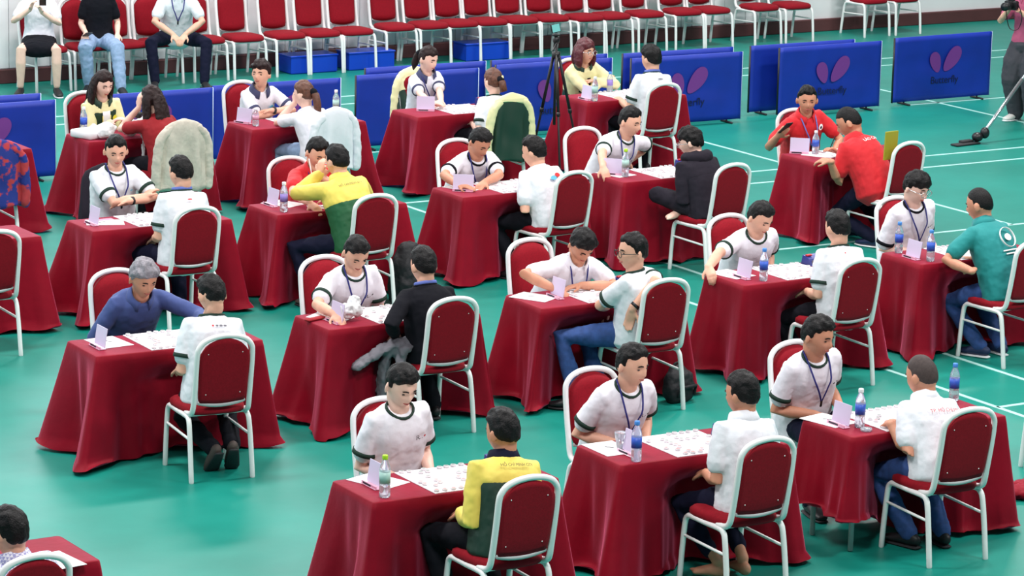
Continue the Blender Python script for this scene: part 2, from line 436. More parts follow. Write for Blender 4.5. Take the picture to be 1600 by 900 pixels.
# ------------------------------------------------------------------ velvet tablecloths
TOP = 0.722; HX, HY = 0.588, 0.251
def tablecloth(k, x, y, rz, label, dents=(), corner=(1, 1, 1, 1), seed=0, lift=0.0):
    """corner order: near-left, near-right, far-right, far-left"""
    rnd = random.Random(seed)
    per = []
    step = 0.022
    rc = 0.022
    def seg(a, b, nrm):
        L = math.hypot(b[0] - a[0], b[1] - a[1]); n = max(2, int(L / step))
        for i in range(n): per.append(((a[0] + (b[0] - a[0]) * i / n, a[1] + (b[1] - a[1]) * i / n), nrm))
    def arc(cx, cy, a0):
        for i in range(6):
            a = a0 + math.pi / 2 * i / 6; per.append(((cx + rc * math.cos(a), cy + rc * math.sin(a)), (math.cos(a), math.sin(a))))
    X, Y = HX - rc, HY - rc
    seg((-X, -HY), (X, -HY), (0, -1)); arc(X, -Y, -math.pi / 2); seg((HX, -Y), (HX, Y), (1, 0)); arc(X, Y, 0)
    seg((X, HY), (-X, HY), (0, 1)); arc(-X, Y, math.pi / 2); seg((-HX, Y), (-HX, -Y), (-1, 0)); arc(-X, -Y, math.pi)
    n = len(per)
    s = 0; arcs = [0.0]
    for i in range(1, n):
        s += math.hypot(per[i][0][0] - per[i - 1][0][0], per[i][0][1] - per[i - 1][0][1]); arcs.append(s)
    tot = s + step
    folds = []
    for i in range(24):
        folds.append((rnd.random() * tot, rnd.choice((.018, .025, .035, .06)), rnd.uniform(-.7, 1.0), rnd.uniform(-.05, .05)))
    cs = [(-HX, -HY), (HX, -HY), (HX, HY), (-HX, HY)]
    cdir = [unit(A(-1, -.9, 0)), unit(A(1, -.9, 0)), unit(A(1, .9, 0)), unit(A(-1, .9, 0))]
    hem = [rnd.uniform(0, 6.28) for _ in range(3)]
    NL = 20; V = []; F = []
    # top: inner rings then edge
    tops = [0.0, 0.5, 0.9, 0.985, 1.0]
    for q in tops[1:]:
        for (p, nr) in per:
            z = TOP - (0.004 if q == 1.0 else 0)
            V.append((p[0] * q, p[1] * q if q < .9 else p[1] * q, z))
    nt = len(tops) - 1
    for j in range(1, NL + 1):
        t = j / NL
        for i, (p, nr) in enumerate(per):
            sA = arcs[i]; N = A(nr[0], nr[1], 0)
            out = 0.004 + 0.035 * t
            for (fs, w, a, dr) in folds:
                d = (sA - fs - dr * t + tot / 2) % tot - tot / 2
                out += a * (0.02 + .55 * w) * t ** 1.2 * math.exp(-(d / (w * (0.6 + 0.7 * t))) ** 2)
            out += 0.006 * t * math.sin(sA * 38 + hem[0]) + 0.004 * t * math.sin(sA * 71 + hem[1])
            off = N * out
            for (c, cd, cf) in zip(cs, cdir, corner):
                d = math.hypot(p[0] - c[0], p[1] - c[1])
                w = 0.05 + 0.11 * t
                g = math.exp(-(d / w) ** 2)
                g2 = math.exp(-((d - 0.17 - .05 * t) / 0.055) ** 2)
                off = off + cd * (0.15 * cf * t ** 1.05 * g) - N * (0.05 * min(cf, 1.3) * t * g2)
            for (dx, w, dep) in dents:
                if nr[1] < -.7:
                    g = math.exp(-((p[0] - dx) / w) ** 2)
                    off = off + A(0, 1, 0) * dep * g * min(1, max(0, (t - .08) / .22))
            lf = lift * min(1, max(0, (-.05 - p[0]) / .4))
            z = TOP - 0.008 - (TOP - 0.012 - lf) * t
            if t > 0.94: off = off + N * 0.012 * (1 + math.sin(sA * 17 + hem[2]))
            if j == NL: z = 0.006 + lf + 0.012 * (1 + math.sin(sA * 23 + hem[1])) + .012 * (1 + math.sin(sA * 9 + hem[2]))
            V.append((p[0] + off[0], p[1] + off[1], z))
    F = ring_faces(0, nt + NL, n)
    F = [tuple(f)[::-1] for f in F]
    c0 = len(V); V.append((0, 0, TOP))
    for i in range(n): F.append((c0, i, (i + 1) % n))
    mb = MB(); mb.add(V, F)
    o = mb.build('tablecloth', M['velvet'])
    o.location = (x, y, 0); o.rotation_euler = (0, 0, rz)
    tag(o, label, 'tablecloth')
    return o

# ------------------------------------------------------------------ people
TEX = bpy.data.textures.new('cloth_folds', 'CLOUDS'); TEX.noise_scale = 0.055; TEX.noise_depth = 3
TEX2 = bpy.data.textures.new('cloth_folds_long', 'CLOUDS'); TEX2.noise_scale = 0.2; TEX2.noise_depth = 1
TEXH = bpy.data.textures.new('hair_tufts', 'CLOUDS'); TEXH.noise_scale = 0.03; TEXH.noise_depth = 1
def organic(o, voxel, smooth=3, fold=0.0, tex=None):
    m = o.modifiers.new('fuse', 'REMESH'); m.mode = 'VOXEL'; m.voxel_size = voxel; m.use_smooth_shade = True
    if smooth:
        s = o.modifiers.new('soften', 'SMOOTH'); s.factor = 0.5; s.iterations = smooth
    if fold:
        d = o.modifiers.new('folds', 'DISPLACE'); d.texture = tex or TEX; d.strength = fold; d.mid_level = 0.5; d.texture_coords = 'GLOBAL'
    return o
def frame(fwd, up=(0, 0, 1)):
    f = unit(fwd); r = unit(np.cross(f, up)); return r, f, np.cross(r, f)
def rotz(a):
    return np.array([[math.cos(a), -math.sin(a), 0], [math.sin(a), math.cos(a), 0], [0, 0, 1]])
def ik(a, c, l1, l2, pole):
    """mid joint between a and c, and the (possibly shortened) end"""
    a = np.asarray(a, float); c = np.asarray(c, float); d = c - a; L = np.linalg.norm(d)
    mx = (l1 + l2) * 0.995
    if L > mx: c = a + d / L * mx; L = mx; d = c - a
    u_ = d / L; p = unit(np.asarray(pole, float) - u_ * (np.asarray(pole, float) @ u_))
    x = (l1 * l1 - l2 * l2 + L * L) / (2 * L); h = math.sqrt(max(0, l1 * l1 - x * x))
    return a + u_ * x + p * h, c
def head_r(d, fem=False):
    """point of the head surface (head frame, metres) in direction d (x right, y forward, z up)"""
    x, y, z = d
    rx = 0.077; ry = 0.098; rz = 0.122
    if z < 0: rx *= 1 - 0.30 * (-z) ** 1.6
    r = 1 / math.sqrt((x / rx) ** 2 + (y / ry) ** 2 + (z / rz) ** 2)
    p = A(x, y, z) * r
    if y > 0.1:
        p[1] *= 1 - 0.05 * max(0, 1 - abs(z) * 1.3)
        g = lambda cx, cz, wx, wz: math.exp(-((p[0] - cx) / wx) ** 2 - ((p[2] - cz) / wz) ** 2)
        p[1] += 0.021 * g(0, -.030, .012, .020) + 0.010 * g(0, -.008, .009, .02)
        p[1] -= 0.007 * (g(.032, .002, .016, .011) + g(-.032, .002, .016, .011))
        p[1] += 0.006 * g(0, -.066, .022, .012) + 0.010 * g(0, -.104, .022, .016) + 0.004 * g(0, .022, .05, .012)
        p[1] += 0.004 * (g(.045, -.03, .02, .02) + g(-.045, -.03, .02, .02))
    elif y < 0 and z < -.3:
        p[1] *= 1 - 0.35 * min(1, (-z - .3) * 1.5)
    return p
def sph(n, m):
    D = []
    for j in range(m + 1):
        th = math.pi * j / m
        for i in range(n):
            a = 2 * math.pi * i / n; D.append((math.sin(th) * math.cos(a), math.sin(th) * math.sin(a), math.cos(th)))
    F = []
    for j in range(m):
        for i in range(n):
            a = j * n + i; b = j * n + (i + 1) % n; F.append((a, a + n, b + n, b))
    return D, F
SPH = sph(36, 26)
HEAD_V = [head_r(d) for d in SPH[0]]
def sstep(a, b, x):
    t = min(1, max(0, (x - a) / (b - a))); return t * t * (3 - 2 * t)
def hair_mask(d, style):
    """0 skin, 1 hair; hairline on the forehead, around the ears, at the nape"""
    x, y, z = d
    front = {'short': .68, 'fringe': .38, 'side': .64, 'crop': .66, 'back': .68, 'long': .60, 'bob': .44, 'pony': .60, 'spiky': .56, 'puffy': .56}.get(style, .5)
    side = -.12 if style in ('crop',) else -.22
    nape = -.52
    if y > 0.25: lim = front - .14 * abs(x) * (1 if style != 'fringe' else .2)
    elif y > -0.2:
        t = (0.25 - y) / .45; lim = (front - .14 * abs(x)) * (1 - t) + (-.30) * t
        if abs(x) > .7: lim = min(lim, .12 - .5 * t)
    else: lim = nape + .30 * max(0, 1 - (-y - .2) / .5)
    return sstep(lim - .04, lim + .06, z)
def hair_mesh(mb, style, seed, c, R, sc):
    rnd = random.Random(seed)
    th = {'short': .011, 'fringe': .017, 'side': .014, 'crop': .003, 'back': .014, 'long': .014, 'bob': .018, 'pony': .011, 'spiky': .017, 'puffy': .021}.get(style, .014)
    ph = [rnd.uniform(0, 6.28) for _ in range(4)]
    V = []
    for d, p in zip(SPH[0], HEAD_V):
        x, y, z = d; m = hair_mask((x, y, z + (.045 * math.sin(8 * x + ph[0]) + .03 * math.sin(19 * x + ph[1]) if y > .2 else 0)), style)
        t = th * (0.40 + .60 * sstep(-.1, .7, z)) + .25 * th * (math.sin(9 * x + ph[0]) * math.sin(8 * y + ph[1]) + .6 * math.sin(17 * x + 11 * y + ph[2]))
        if style in ('short', 'side', 'spiky', 'puffy', 'fringe') and y > .2 and z > .3: t += .006 * (1 + math.sin(22 * x + ph[3]))
        q = p + A(*d) * (t * m - .010 * (1 - m))
        V.append(c + (R @ q) * sc)
    mb.add(V, SPH[1])
SKINS = {'m': 'skin', 't': 'skin_tan', 'f': 'skin_fair'}
class Torso:
    def __init__(s, hip, c7, r, f, tw, fem, sc):
        s.p0 = hip + A(0, 0, -.06); s.p2 = c7 + f * .045
        s.p1 = (s.p0 + s.p2) / 2 - f * .045 + A(0, 0, .03)
        s.r0 = A(1, 0, 0); s.r1 = r; s.fem = fem; s.sc = sc
        k = .90 if fem else 1.0
        s.T = [0, .15, .3, .48, .66, .80, .90, .97, 1.0]
        s.RX = [a * sc for a in ([.172, .166, .142, .142, .148, .150, .122, .080, .064] if fem else [.170, .170, .164, .168, .176, .178, .150, .094, .072])]
        s.RY = [a * sc for a in ([.125, .125, .108, .116, .124, .112, .092, .066, .060] if fem else [.128, .132, .126, .126, .128, .118, .096, .070, .062])]
    def P(s, t): return s.p0 * (1 - t) ** 2 + 2 * s.p1 * t * (1 - t) + s.p2 * t * t
    def tan(s, t): return unit(2 * (1 - t) * (s.p1 - s.p0) + 2 * t * (s.p2 - s.p1))
    def right(s, t):
        r = unit(s.r0 * (1 - t) + s.r1 * t); tn = s.tan(t); return unit(r - tn * (r @ tn))
    def fwd(s, t): return np.cross(s.tan(t), s.right(t))
    def rx(s, t): return float(np.interp(t, s.T, s.RX))
    def ry(s, t): return float(np.interp(t, s.T, s.RY))
    def loft(s, mb, t0, t1, grow, k=13, n=22, flare=0.0, cap2=True):
        pts, rad, ref = [], [], []
        for i in range(k):
            t = t0 + (t1 - t0) * i / (k - 1)
            g = grow + flare * (1 - i / (k - 1)) ** 2
            pts.append(s.P(t)); rad.append((max(.01, s.rx(t) + g), max(.01, s.ry(t) + g))); ref.append(s.right(t))
        tube(mb, pts, rad, n, ref=ref, cap='round' if cap2 else 'start', power=2.3)
    def surf(s, t, x, side, off):
        """point on the front (+1) or back (-1) surface at lateral offset x"""
        rx = s.rx(t) + .016; ry = s.ry(t) + .016
        q = max(0.05, 1 - abs(min(.98, abs(x) / rx)) ** 2.3) ** (1 / 2.3)
        return s.P(t) + s.right(t) * x + s.fwd(t) * side * (ry * q + off)

def decal_text(parent, name, body, T, t0, side, width, m, x0=0.0, off=.016, arc=0.0):
    cu = bpy.data.curves.new('lettering', 'FONT'); cu.body = body; cu.align_x = 'CENTER'; cu.resolution_u = 2
    ob = bpy.data.objects.new('lettering', cu); COL.objects.link(ob); bpy.context.view_layer.update()
    me = bpy.data.meshes.new_from_object(ob); w = ob.dimensions.x
    bpy.data.objects.remove(ob)
    k = width / w; L = np.linalg.norm(T.p2 - T.p0) * 1.05
    bm = bmesh.new(); bm.from_mesh(me)
    bmesh.ops.triangulate(bm, faces=bm.faces)
    bmesh.ops.subdivide_edges(bm, edges=[e for e in bm.edges if e.calc_length() > .25], cuts=1)
    for v in bm.verts:
        x = v.co.x * k; y = v.co.y * k
        q = T.surf(t0 + (y - arc * (x / width * 2) ** 2) / L, x * (1 if side < 0 else -1) + x0, side, off)
        v.co = q
    bm.to_mesh(me); bm.free(); me.materials.clear(); me.materials.append(m)
    return child(name, me, parent)
def decal_disc(mb, T, t0, x0, side, rx, ry, off=.016, mi=0, n=14, tilt=0.0):
    L = np.linalg.norm(T.p2 - T.p0) * 1.05
    V = [T.surf(t0, x0, side, off)]
    for i in range(n):
        a = 2 * math.pi * i / n; u, v = rx * math.cos(a), ry * math.sin(a)
        V.append(T.surf(t0 + (v * math.cos(tilt) + u * math.sin(tilt)) / L, x0 + u * math.cos(tilt) - v * math.sin(tilt), side, off))
    F = [(0, 1 + i, 1 + (i + 1) % n) for i in range(n)]
    mb.add(V, F, mi)

def hand(mb, w, d, n, side, curl, spread=.012, sc=1.0):
    """palm, four unequal fingers with two bends, thumb leaving the side of the palm. side=+1 right hand"""
    d = unit(d); n = unit(n - d * (n @ d)); s_ = np.cross(d, n) * side   # s_ points to the thumb side
    s_ = -s_
    tube(mb, [w - d * .02, w + d * .02, w + d * .06, w + d * .088], [(.027 * sc, .021 * sc), (.034 * sc, .019 * sc), (.041 * sc, .017 * sc), (.038 * sc, .014 * sc)], 12, ref=s_)
    for i, (o_, l) in enumerate(((.030, .074), (.010, .084), (-.010, .079), (-.029, .061))):
        b = w + d * (.082 - .004 * abs(i - 1)) + s_ * o_ * sc
        dd = unit(d + s_ * (o_ * spread * 12)); pts = [b]; c = curl * .6
        for q, fr in enumerate((.42, .32, .26)):
            ang = c + curl * (.75 * q)
            pts.append(pts[-1] + (dd * math.cos(ang) + n * math.sin(ang)) * l * fr * sc)
        tube(mb, pts, [.0098 * sc, .0094 * sc, .0088 * sc, .0078 * sc], 8)
    b = w + d * .022 + s_ * .026 * sc
    p1 = b + unit(s_ * .75 + d * .65 + n * .25) * .042 * sc; p2 = p1 + unit(s_ * .25 + d * .9 + n * .35) * .034 * sc
    tube(mb, [b, p1, p2], [.0135 * sc, .0115 * sc, .0095 * sc], 8)

def person(S):
    name, x, y, rz = 'person', S['loc'][0], S['loc'][1], S['loc'][2]
    t = thing('person', S['label'], 'person', (x, y, 0), rz)
    fem = S.get('fem', False); sc = S.get('sc', 1.0); vox = S.get('vox', .0078)
    hip = A(0, 0, S.get('hipz', .53)); H = A(*S['head'])
    up = A(0, 0, 1); td = unit(H - hip)
    tw = math.radians(S.get('twist', 0)); r = rotz(tw) @ A(1, 0, 0); f = rotz(tw) @ A(0, 1, 0)
    lat = unit(r - td * (r @ td) * .7)
    c7 = H - unit(td * .55 + up * .45) * (.146 if fem else .138) * sc - f * .052
    T = Torso(hip, c7, lat, f, tw, fem, sc)
    look, pitch, roll = S.get('look', (0, 15, 0))
    hf = rotz(tw + math.radians(look)) @ A(0, math.cos(math.radians(pitch)), -math.sin(math.radians(pitch)))
    hr_, hf_, hu_ = frame(hf)
    ro = math.radians(roll); hr2 = hr_ * math.cos(ro) + hu_ * math.sin(ro); hu2 = np.cross(hr2, hf_)
    R = np.stack([hr2, hf_, hu2], 1); hs = 1.06 * sc * (0.96 if fem else 1.0) * S.get('hs', 1.0)
    skin = M[SKINS[S.get('skin', 'm')]]
    body = MB()
    body.add([H + (R @ v) * hs for v in HEAD_V], SPH[1])
    for s in (-1, 1):
        ellipsoid(body, H + R @ (A(s * .083, -.012, -.012) * hs), A(.011, .019, .031) * hs, ax=[R[:, 0], unit(R[:, 1] + R[:, 0] * s * .5), R[:, 2]], n=10, m=7)
    nb = T.P(.985); nk = .050 if fem else .058
    tube(body, [nb - T.tan(1) * .05, nb + T.tan(1) * .015, H + R @ (A(0, -.022, -.075) * hs)], [nk * 1.15, nk, nk * .96], 14)
    T.loft(body, .05, .97, -.030, 9, 16)
    # arms
    up_l, fo_l = .285 * sc, .250 * sc
    elb = {}; wr = {}; sh = {}
    sw = (.132 if fem else .157) * sc
    nude = []
    for s, k in ((-1, 'l'), (1, 'r')):
        sp = T.P(.88) + T.right(.88) * s * sw + T.fwd(.9) * .0 - T.tan(.9) * .005
        if S.get('shrug'): sp = sp + up * S['shrug']
        tgt = S.get('h' + k) or [s * .10, .26, .63]
        pole = S.get('e' + k) or [s * .28, -.4, -.8]
        e, w = ik(sp, tgt, up_l, fo_l, pole)
        if S.get('E' + k):
            e = sp + unit(A(*S['E' + k]) - sp) * up_l; w = e + unit(A(*tgt) - e) * fo_l
        elb[k] = e; wr[k] = w; sh[k] = sp
        k1 = .86 if fem else 1.0
        tube(body, [sp, sp * .5 + e * .5, e, e * .65 + w * .35, w], [.040 * k1, .042 * k1, .039 * k1, .041 * k1, .028 * k1], 12)
        tube(body, [T.P(.82), sp], [.05, .035], 10)
        fd = unit(w - e); hd = S.get('d' + k); hd = unit(A(*hd)) if hd else unit(fd + A(0, .1, -.15))
        hn = S.get('n' + k); hn = A(*hn) if hn else A(-s * .35, 0, -1)
        hand(body, w, hd, hn, s, S.get('c' + k, .35), sc=(.92 if fem else 1.0) * sc)
    # legs
    knee = {}; ank = {}; hj = {}
    th_l, sh_l = S.get('leglen', (.435 * sc, .43 * sc))
    for s, k in ((-1, 'l'), (1, 'r')):
        h = hip + A(s * .088, .03, -.005)
        tgt = S.get('a' + k) or [s * .14, .30, .085]
        kn, an = ik(h, tgt, th_l, sh_l, S.get('k' + k) or [s * .22, 1, .6])
        knee[k] = kn; ank[k] = an; hj[k] = h
    bare = S.get('bare', '')
    for s, k in ((-1, 'l'), (1, 'r')):
        if k in bare or 'b' in bare:
            if S.get('skirt'): tube(body, [hj[k], hj[k] * .4 + knee[k] * .6, knee[k], knee[k] * .68 + ank[k] * .32, ank[k] + A(0, 0, .03)], [.062, .06, .054, .056, .036], 12)
            else: tube(body, [hj[k] * .5 + hip * .5, hj[k] * .4 + knee[k] * .6, knee[k], knee[k] * .5 + ank[k] * .5, ank[k] + A(0, 0, .02)], [.03, .03, .03, .03, .036], 12)
            ft = unit(A(*S.get('f' + k, [s * .15, 1, 0])))
            if 'f' in bare:
                tube(body, [ank[k] + A(0, 0, -.03) - ft * .04, ank[k] + A(0, 0, -.035) + ft * .05, ank[k] + A(0, 0, -.05) + ft * .13], [(.033, .04), (.038, .034), (.044, .02)], 12, ref=np.cross(ft, up))
                sd = unit(np.cross(ft, up))
                for q in range(5):
                    b = ank[k] + A(0, 0, -.052) + ft * (.135 - .006 * q) + sd * (-.034 + .017 * q) * s
                    tube(body, [b, b + ft * (.035 - .004 * q)], [.0115 - .001 * q, .009 - .0008 * q], 8)
    organic(body.build('body', skin, t), vox, 2)
    # face
    for s in (-1, 1):
        mb = MB(); ellipsoid(mb, H + R @ (head_r(unit(A(s * .032, .095, .000))) * hs * 1.006), A(.0135, .005, .0042 if not S.get('open') else .0055) * hs, ax=[R[:, 0], R[:, 1], R[:, 2]], n=10, m=6)
        mb.build('eye', M['eye'], t)
        mb = MB(); pts = [H + R @ (head_r(unit(A(s * (.017 + .013 * q), .095, .0225 + .003 * (1 - abs(q - 1.2))))) * hs * 1.022) for q in (0, 1, 2, 2.6)]
        tube(mb, pts, [.0036, .0044, .0038, .002], 6); mb.build('eyebrow', M['hair_dark_brown'] if fem else M['hair_black'], t)
    mb = MB(); pts = [H + R @ (head_r(unit(A(q * .022, .095, -.068 + .002 * abs(q)))) * hs * 1.004) for q in (-1, -.5, 0, .5, 1)]
    tube(mb, pts, [.0025, .0055, .0062, .0055, .0025], 8); mb.build('mouth', M['lips'], t)
    # hair
    st = S.get('hair', 'short'); hm = M[S.get('haircol', 'hair_black')]
    mb = MB(); hair_mesh(mb, st, S['seed'], H, R, hs)
    hp = lambda *p: H + R @ (A(*p) * hs)
    if st == 'long':
        for s in (-1, 1):
            tube(mb, [hp(s * .055, -.02, .07), hp(s * .085, -.02, .0), hp(s * .088, -.015, -.09), hp(s * .088, -.01, -.17), hp(s * .08, .0, -.24)], [(.045, .026), (.055, .024), (.055, .026), (.05, .026), (.03, .014)], 10, ref=R[:, 1])
        tube(mb, [hp(0, -.09, .02), hp(0, -.112, -.08), hp(0, -.12, -.17), hp(0, -.125, -.27), hp(.01, -.12, -.36)], [(.07, .03), (.085, .03), (.085, .03), (.075, .026), (.04, .015)], 12, ref=R[:, 0])
    if st == 'bob':
        for s in (-1, 1):
            tube(mb, [hp(s * .055, .0, .07), hp(s * .088, .0, .0), hp(s * .093, .005, -.09), hp(s * .082, .012, -.14)], [(.05, .026), (.065, .024), (.06, .026), (.04, .018)], 10, ref=R[:, 1])
        tube(mb, [hp(0, -.07, .04), hp(0, -.10, -.06), hp(0, -.095, -.13)], [(.075, .04), (.085, .036), (.07, .022)], 12, ref=R[:, 0])
    organic(mb.build('hair', hm, t), .0085, 2, .012 if st != 'crop' else .002, TEXH)
    if st == 'pony':
        mb = MB(); pl = S.get('ponylen', .24)
        tube(mb, [hp(0, -.10, .03), hp(0, -.135, -.01), hp(.0, -.145, -.09), hp(.01, -.14, -.05 - pl * .6), hp(.015, -.135, -.05 - pl)], [.028, .034, .036, .030, .010], 10)
        mb.build('ponytail', hm, t)
        mb = MB(); tube(mb, [hp(0, -.108, .025), hp(0, -.122, .01)], [.033, .033], 10); mb.build('hair_tie', M['clock_red'] if S.get('tie') else M['black_cloth'], t)
    if S.get('glasses'):
        mb = MB()
        for s in (-1, 1):
            c = hp(s * .034, .107, -.004); q = [c + R[:, 0] * .026 * math.cos(a) * hs + R[:, 2] * .021 * math.sin(a) * hs for a in np.linspace(0, 2 * math.pi, 13)]
            tube(mb, q, .0026, 6, cap=None); tube(mb, [hp(s * .059, .104, .002), hp(s * .088, .06, .004), hp(s * .09, -.01, .0)], .0024, 6)
        tube(mb, [hp(-.010, .112, .0), hp(.010, .112, .0)], .0024, 6)
        mb.build('glasses', M['black_plastic'] if S['glasses'] == 'black' else M['chrome'], t)
    # upper garment
    g = S.get('top', 'tee'); gm = M[S.get('topcol', 'white_cloth')]; trim = M[S.get('trim', 'green_trim')]
    longs = g in ('shirt_long', 'jacket')
    mb = MB(); jb = MB()
    cut = S.get('yoke', .62)
    if g == 'jacket':
        T.loft(jb, .0, cut + .04, .020, 11, 22, .012, cap2=False); T.loft(mb, cut, .995, .021, 9, 22, cap2=False)
    else:
        T.loft(mb, S.get('hem', .0), .995, .012, 15, 22, S.get('flare', .010), cap2=False)
    cuffs = []
    for s, k in ((-1, 'l'), (1, 'r')):
        k1 = .88 if fem else 1.0
        inner = T.P(.84) + T.right(.84) * s * sw * .45
        if longs:
            gr = .010 if g == 'jacket' else 0
            e, w = elb[k], wr[k]
            tube(mb, [inner, sh[k], sh[k] * .5 + e * .5, e, e * .55 + w * .45, w - unit(w - e) * .012], [.078 * k1, (.062 + gr) * k1, (.059 + gr) * k1, (.054 + gr) * k1, (.049 + gr) * k1, (.038 + gr * .5) * k1], 14)
        else:
            q = S.get('sleeve', .66); e = elb[k]; end = sh[k] * (1 - q) + e * q
            tube(mb, [inner, sh[k] * .97 + inner * .03, sh[k] * .6 + end * .4, end], [.080 * k1, .066 * k1, .064 * k1, .068 * k1], 16)
            cuffs.append((end, unit(e - sh[k]), .067 * k1))
    organic(mb.build({'tee': 'shirt', 'polo': 'polo_shirt', 'shirt_long': 'shirt', 'jacket': 'jacket_yoke'}[g], gm, t), .0105, 3, S.get('fold', .012), TEX)
    if g == 'jacket':
        organic(jb.build('jacket_body', M[S['bodycol']], t), .0105, 3, .012, TEX)
    if S.get('cuffs', g == 'tee'):
        for c, d, rr in cuffs:
            mb = MB(); tube(mb, [c - d * .014, c + d * .012], [rr + .004, rr + .005], 18, cap='flat'); mb.build('cuff', trim, t)
    # collar
    cn = unit(T.tan(.98) * .7 + unit(H - T.P(.9)) * .5); cr = unit(T.right(1) - cn * (T.right(1) @ cn)); cf = np.cross(cn, cr)
    cc = T.P(.985) + cn * .012
    if g == 'tee' or (g == 'shirt_long' and S.get('crew')):
        mb = MB(); q = [cc + cr * .080 * sc * math.cos(a) + cf * (.076 * math.sin(a) + .006) * sc - cn * (.026 * max(0, math.sin(a)) ** 1.5) for a in np.linspace(0, 2 * math.pi, 21)]
        tube(mb, q, (.010, .008), 8, cap=None); mb.build('collar', trim if S.get('cuffs', g == 'tee') or S.get('crew') else gm, t)
    else:
        mb = MB(); nn = 22; V = []
        for lv, (rr, dz) in enumerate(((.070, .030), (.078, .034), (.098, -.022), (.090, -.028))):
            for i in range(nn):
                a = math.radians(112 + 316 * i / (nn - 1)); fr = max(0, math.sin(a))
                V.append(cc + cr * rr * sc * math.cos(a) + cf * (rr * .95 * math.sin(a) + .004) * sc + cn * (dz - .038 * fr * (1 if lv in (2, 3) else .75)))
        F = ring_faces(0, 4, nn, False); mb.add(V, F)
        o = mb.build('collar', M[S.get('collarcol', S.get('topcol', 'white_cloth'))], t); sd = o.modifiers.new('thick', 'SOLIDIFY'); sd.thickness = .006
    if S.get('hood'):
        mb = MB(); tube(mb, [cc + cr * .105 * math.cos(a) + cf * (.085 * math.sin(a) - .02) + cn * (.01 - .05 * max(0, -math.sin(a))) for a in np.linspace(math.radians(150), math.radians(390), 11)], [.03, .04, .048, .054, .058, .06, .058, .054, .048, .04, .03], 12)
        organic(mb.build('hood', gm, t), .0105, 3, .012, TEX)
    if S.get('lanyard'):
        mb = MB()
        for s in (-1, 1):
            pts = [cc + cr * s * .072 - cf * .03 + cn * .03, cc + cr * s * .074 + cf * .045 + cn * .0] + [T.surf(tt, s * xx, 1, .024) for tt, xx in ((.86, .058), (.76, .038), (.64, .016), (.55, .002))]
            tube(mb, smooth_path(pts, 3), (.0062, .003), 6, ref=cr)
        mb.build('lanyard', M[S['lanyard']], t)
        b = T.surf(.52, 0, 1, .026); mb = MB(); tube(mb, [b + T.tan(.5) * .02, b - T.tan(.5) * .02], (.009, .005), 8, ref=T.right(.5)); mb.build('lanyard_clip', M['black_plastic'], t)
    if S.get('backband'):   # ribbon of a lanyard seen on the nape
        mb = MB(); q = [cc + cr * .079 * math.cos(a) + cf * .074 * math.sin(a) + cn * .014 for a in np.linspace(math.pi, 2 * math.pi, 13)]
        tube(mb, q, (.012, .005), 8, ref=cn); mb.build('lanyard', M[S['backband']], t)
    for d in S.get('decals', []):
        if d[0] == 'patch':
            _, ta, tb, xa, xb, side, mm, off = d; mb = MB(); nn = 8; V = []
            for i in range(nn):
                for j in range(nn): V.append(T.surf(ta + (tb - ta) * i / (nn - 1), xa + (xb - xa) * j / (nn - 1), side, off))
            mb.add(V, [(i * nn + j, i * nn + j + 1, (i + 1) * nn + j + 1, (i + 1) * nn + j) for i in range(nn - 1) for j in range(nn - 1)])
            o = mb.build('front_panel', M[mm], t); sd = o.modifiers.new('thick', 'SOLIDIFY'); sd.thickness = .004; continue
        if d[0] == 'ring':
            mb = MB(); Lr = np.linalg.norm(T.p2 - T.p0) * 1.05
            tube(mb, [T.surf(d[1] + d[5] * math.sin(a) / Lr, d[2] + d[4] * math.cos(a), d[3], .017) for a in np.linspace(0, 2 * math.pi, 29)], (.009, .003), 6, cap=None)
            mb.build('emblem', M[d[6]], t); continue
        if d[0] == 'text': decal_text(t, 'lettering', d[1], T, d[2], d[3], d[4], M[d[5]], *(d[6:]))
        else:
            mb = MB(); decal_disc(mb, T, d[1], d[2], d[3], d[4], d[5], d[7] if len(d) > 7 else .016); mb.build('emblem', M[d[6]], t)
    for k in S.get('watch', ''):
        c = wr[k] + unit(elb[k] - wr[k]) * .03; d = unit(wr[k] - elb[k])
        mb = MB(); tube(mb, [c - d * .011, c + d * .011], [.034, .034], 12, cap='flat'); mb.build('wristwatch', M['black_plastic'], t)
    # trousers / skirt
    bt = S.get('bottom', 'navy_cloth'); fold = .018
    mb = MB()
    if S.get('skirt'):
        tube(mb, [hip + A(0, -.06, .06), hip + A(0, .0, -.005), (knee['l'] + knee['r']) / 2 * .5 + hip * .5 + A(0, 0, -.01), (knee['l'] + knee['r']) / 2 * .82 + hip * .18 + A(0, 0, -.01)], [(.165, .12), (.19, .125), (.20, .105), (.205, .085)], 20, ref=A(1, 0, 0), power=2.6)
    else:
        tube(mb, [hip + A(0, -.01, .03), hip + A(0, .02, -.01), hip + A(0, .07, -.025)], [(.13, .08), (.165, .10), (.165, .088)], 18, ref=A(1, 0, 0))
        for k in 'lr':
            wd = S.get('legw', 1.0); a = ank[k]; sn = unit(knee[k] - a)
            if k in S.get('short_leg', ''):
                tube(mb, [hj[k], hj[k] * .5 + knee[k] * .5, knee[k], knee[k] * .6 + a * .4], [.092, .083 * wd, .073 * wd, .068 * wd], 14)
            else:
                a = a + sn * (.10 if k in bare or 'b' in bare else .0)
                tube(mb, [hj[k], hj[k] * .5 + knee[k] * .5, knee[k], knee[k] * .5 + a * .5, a], [.092, .083 * wd, .072 * wd, .063 * wd, .054 * wd], 14)
    organic(mb.build('skirt' if S.get('skirt') else 'trousers', M[bt], t), .013, 3, fold, TEX)
    sm = S.get('shoe', 'shoe_black')
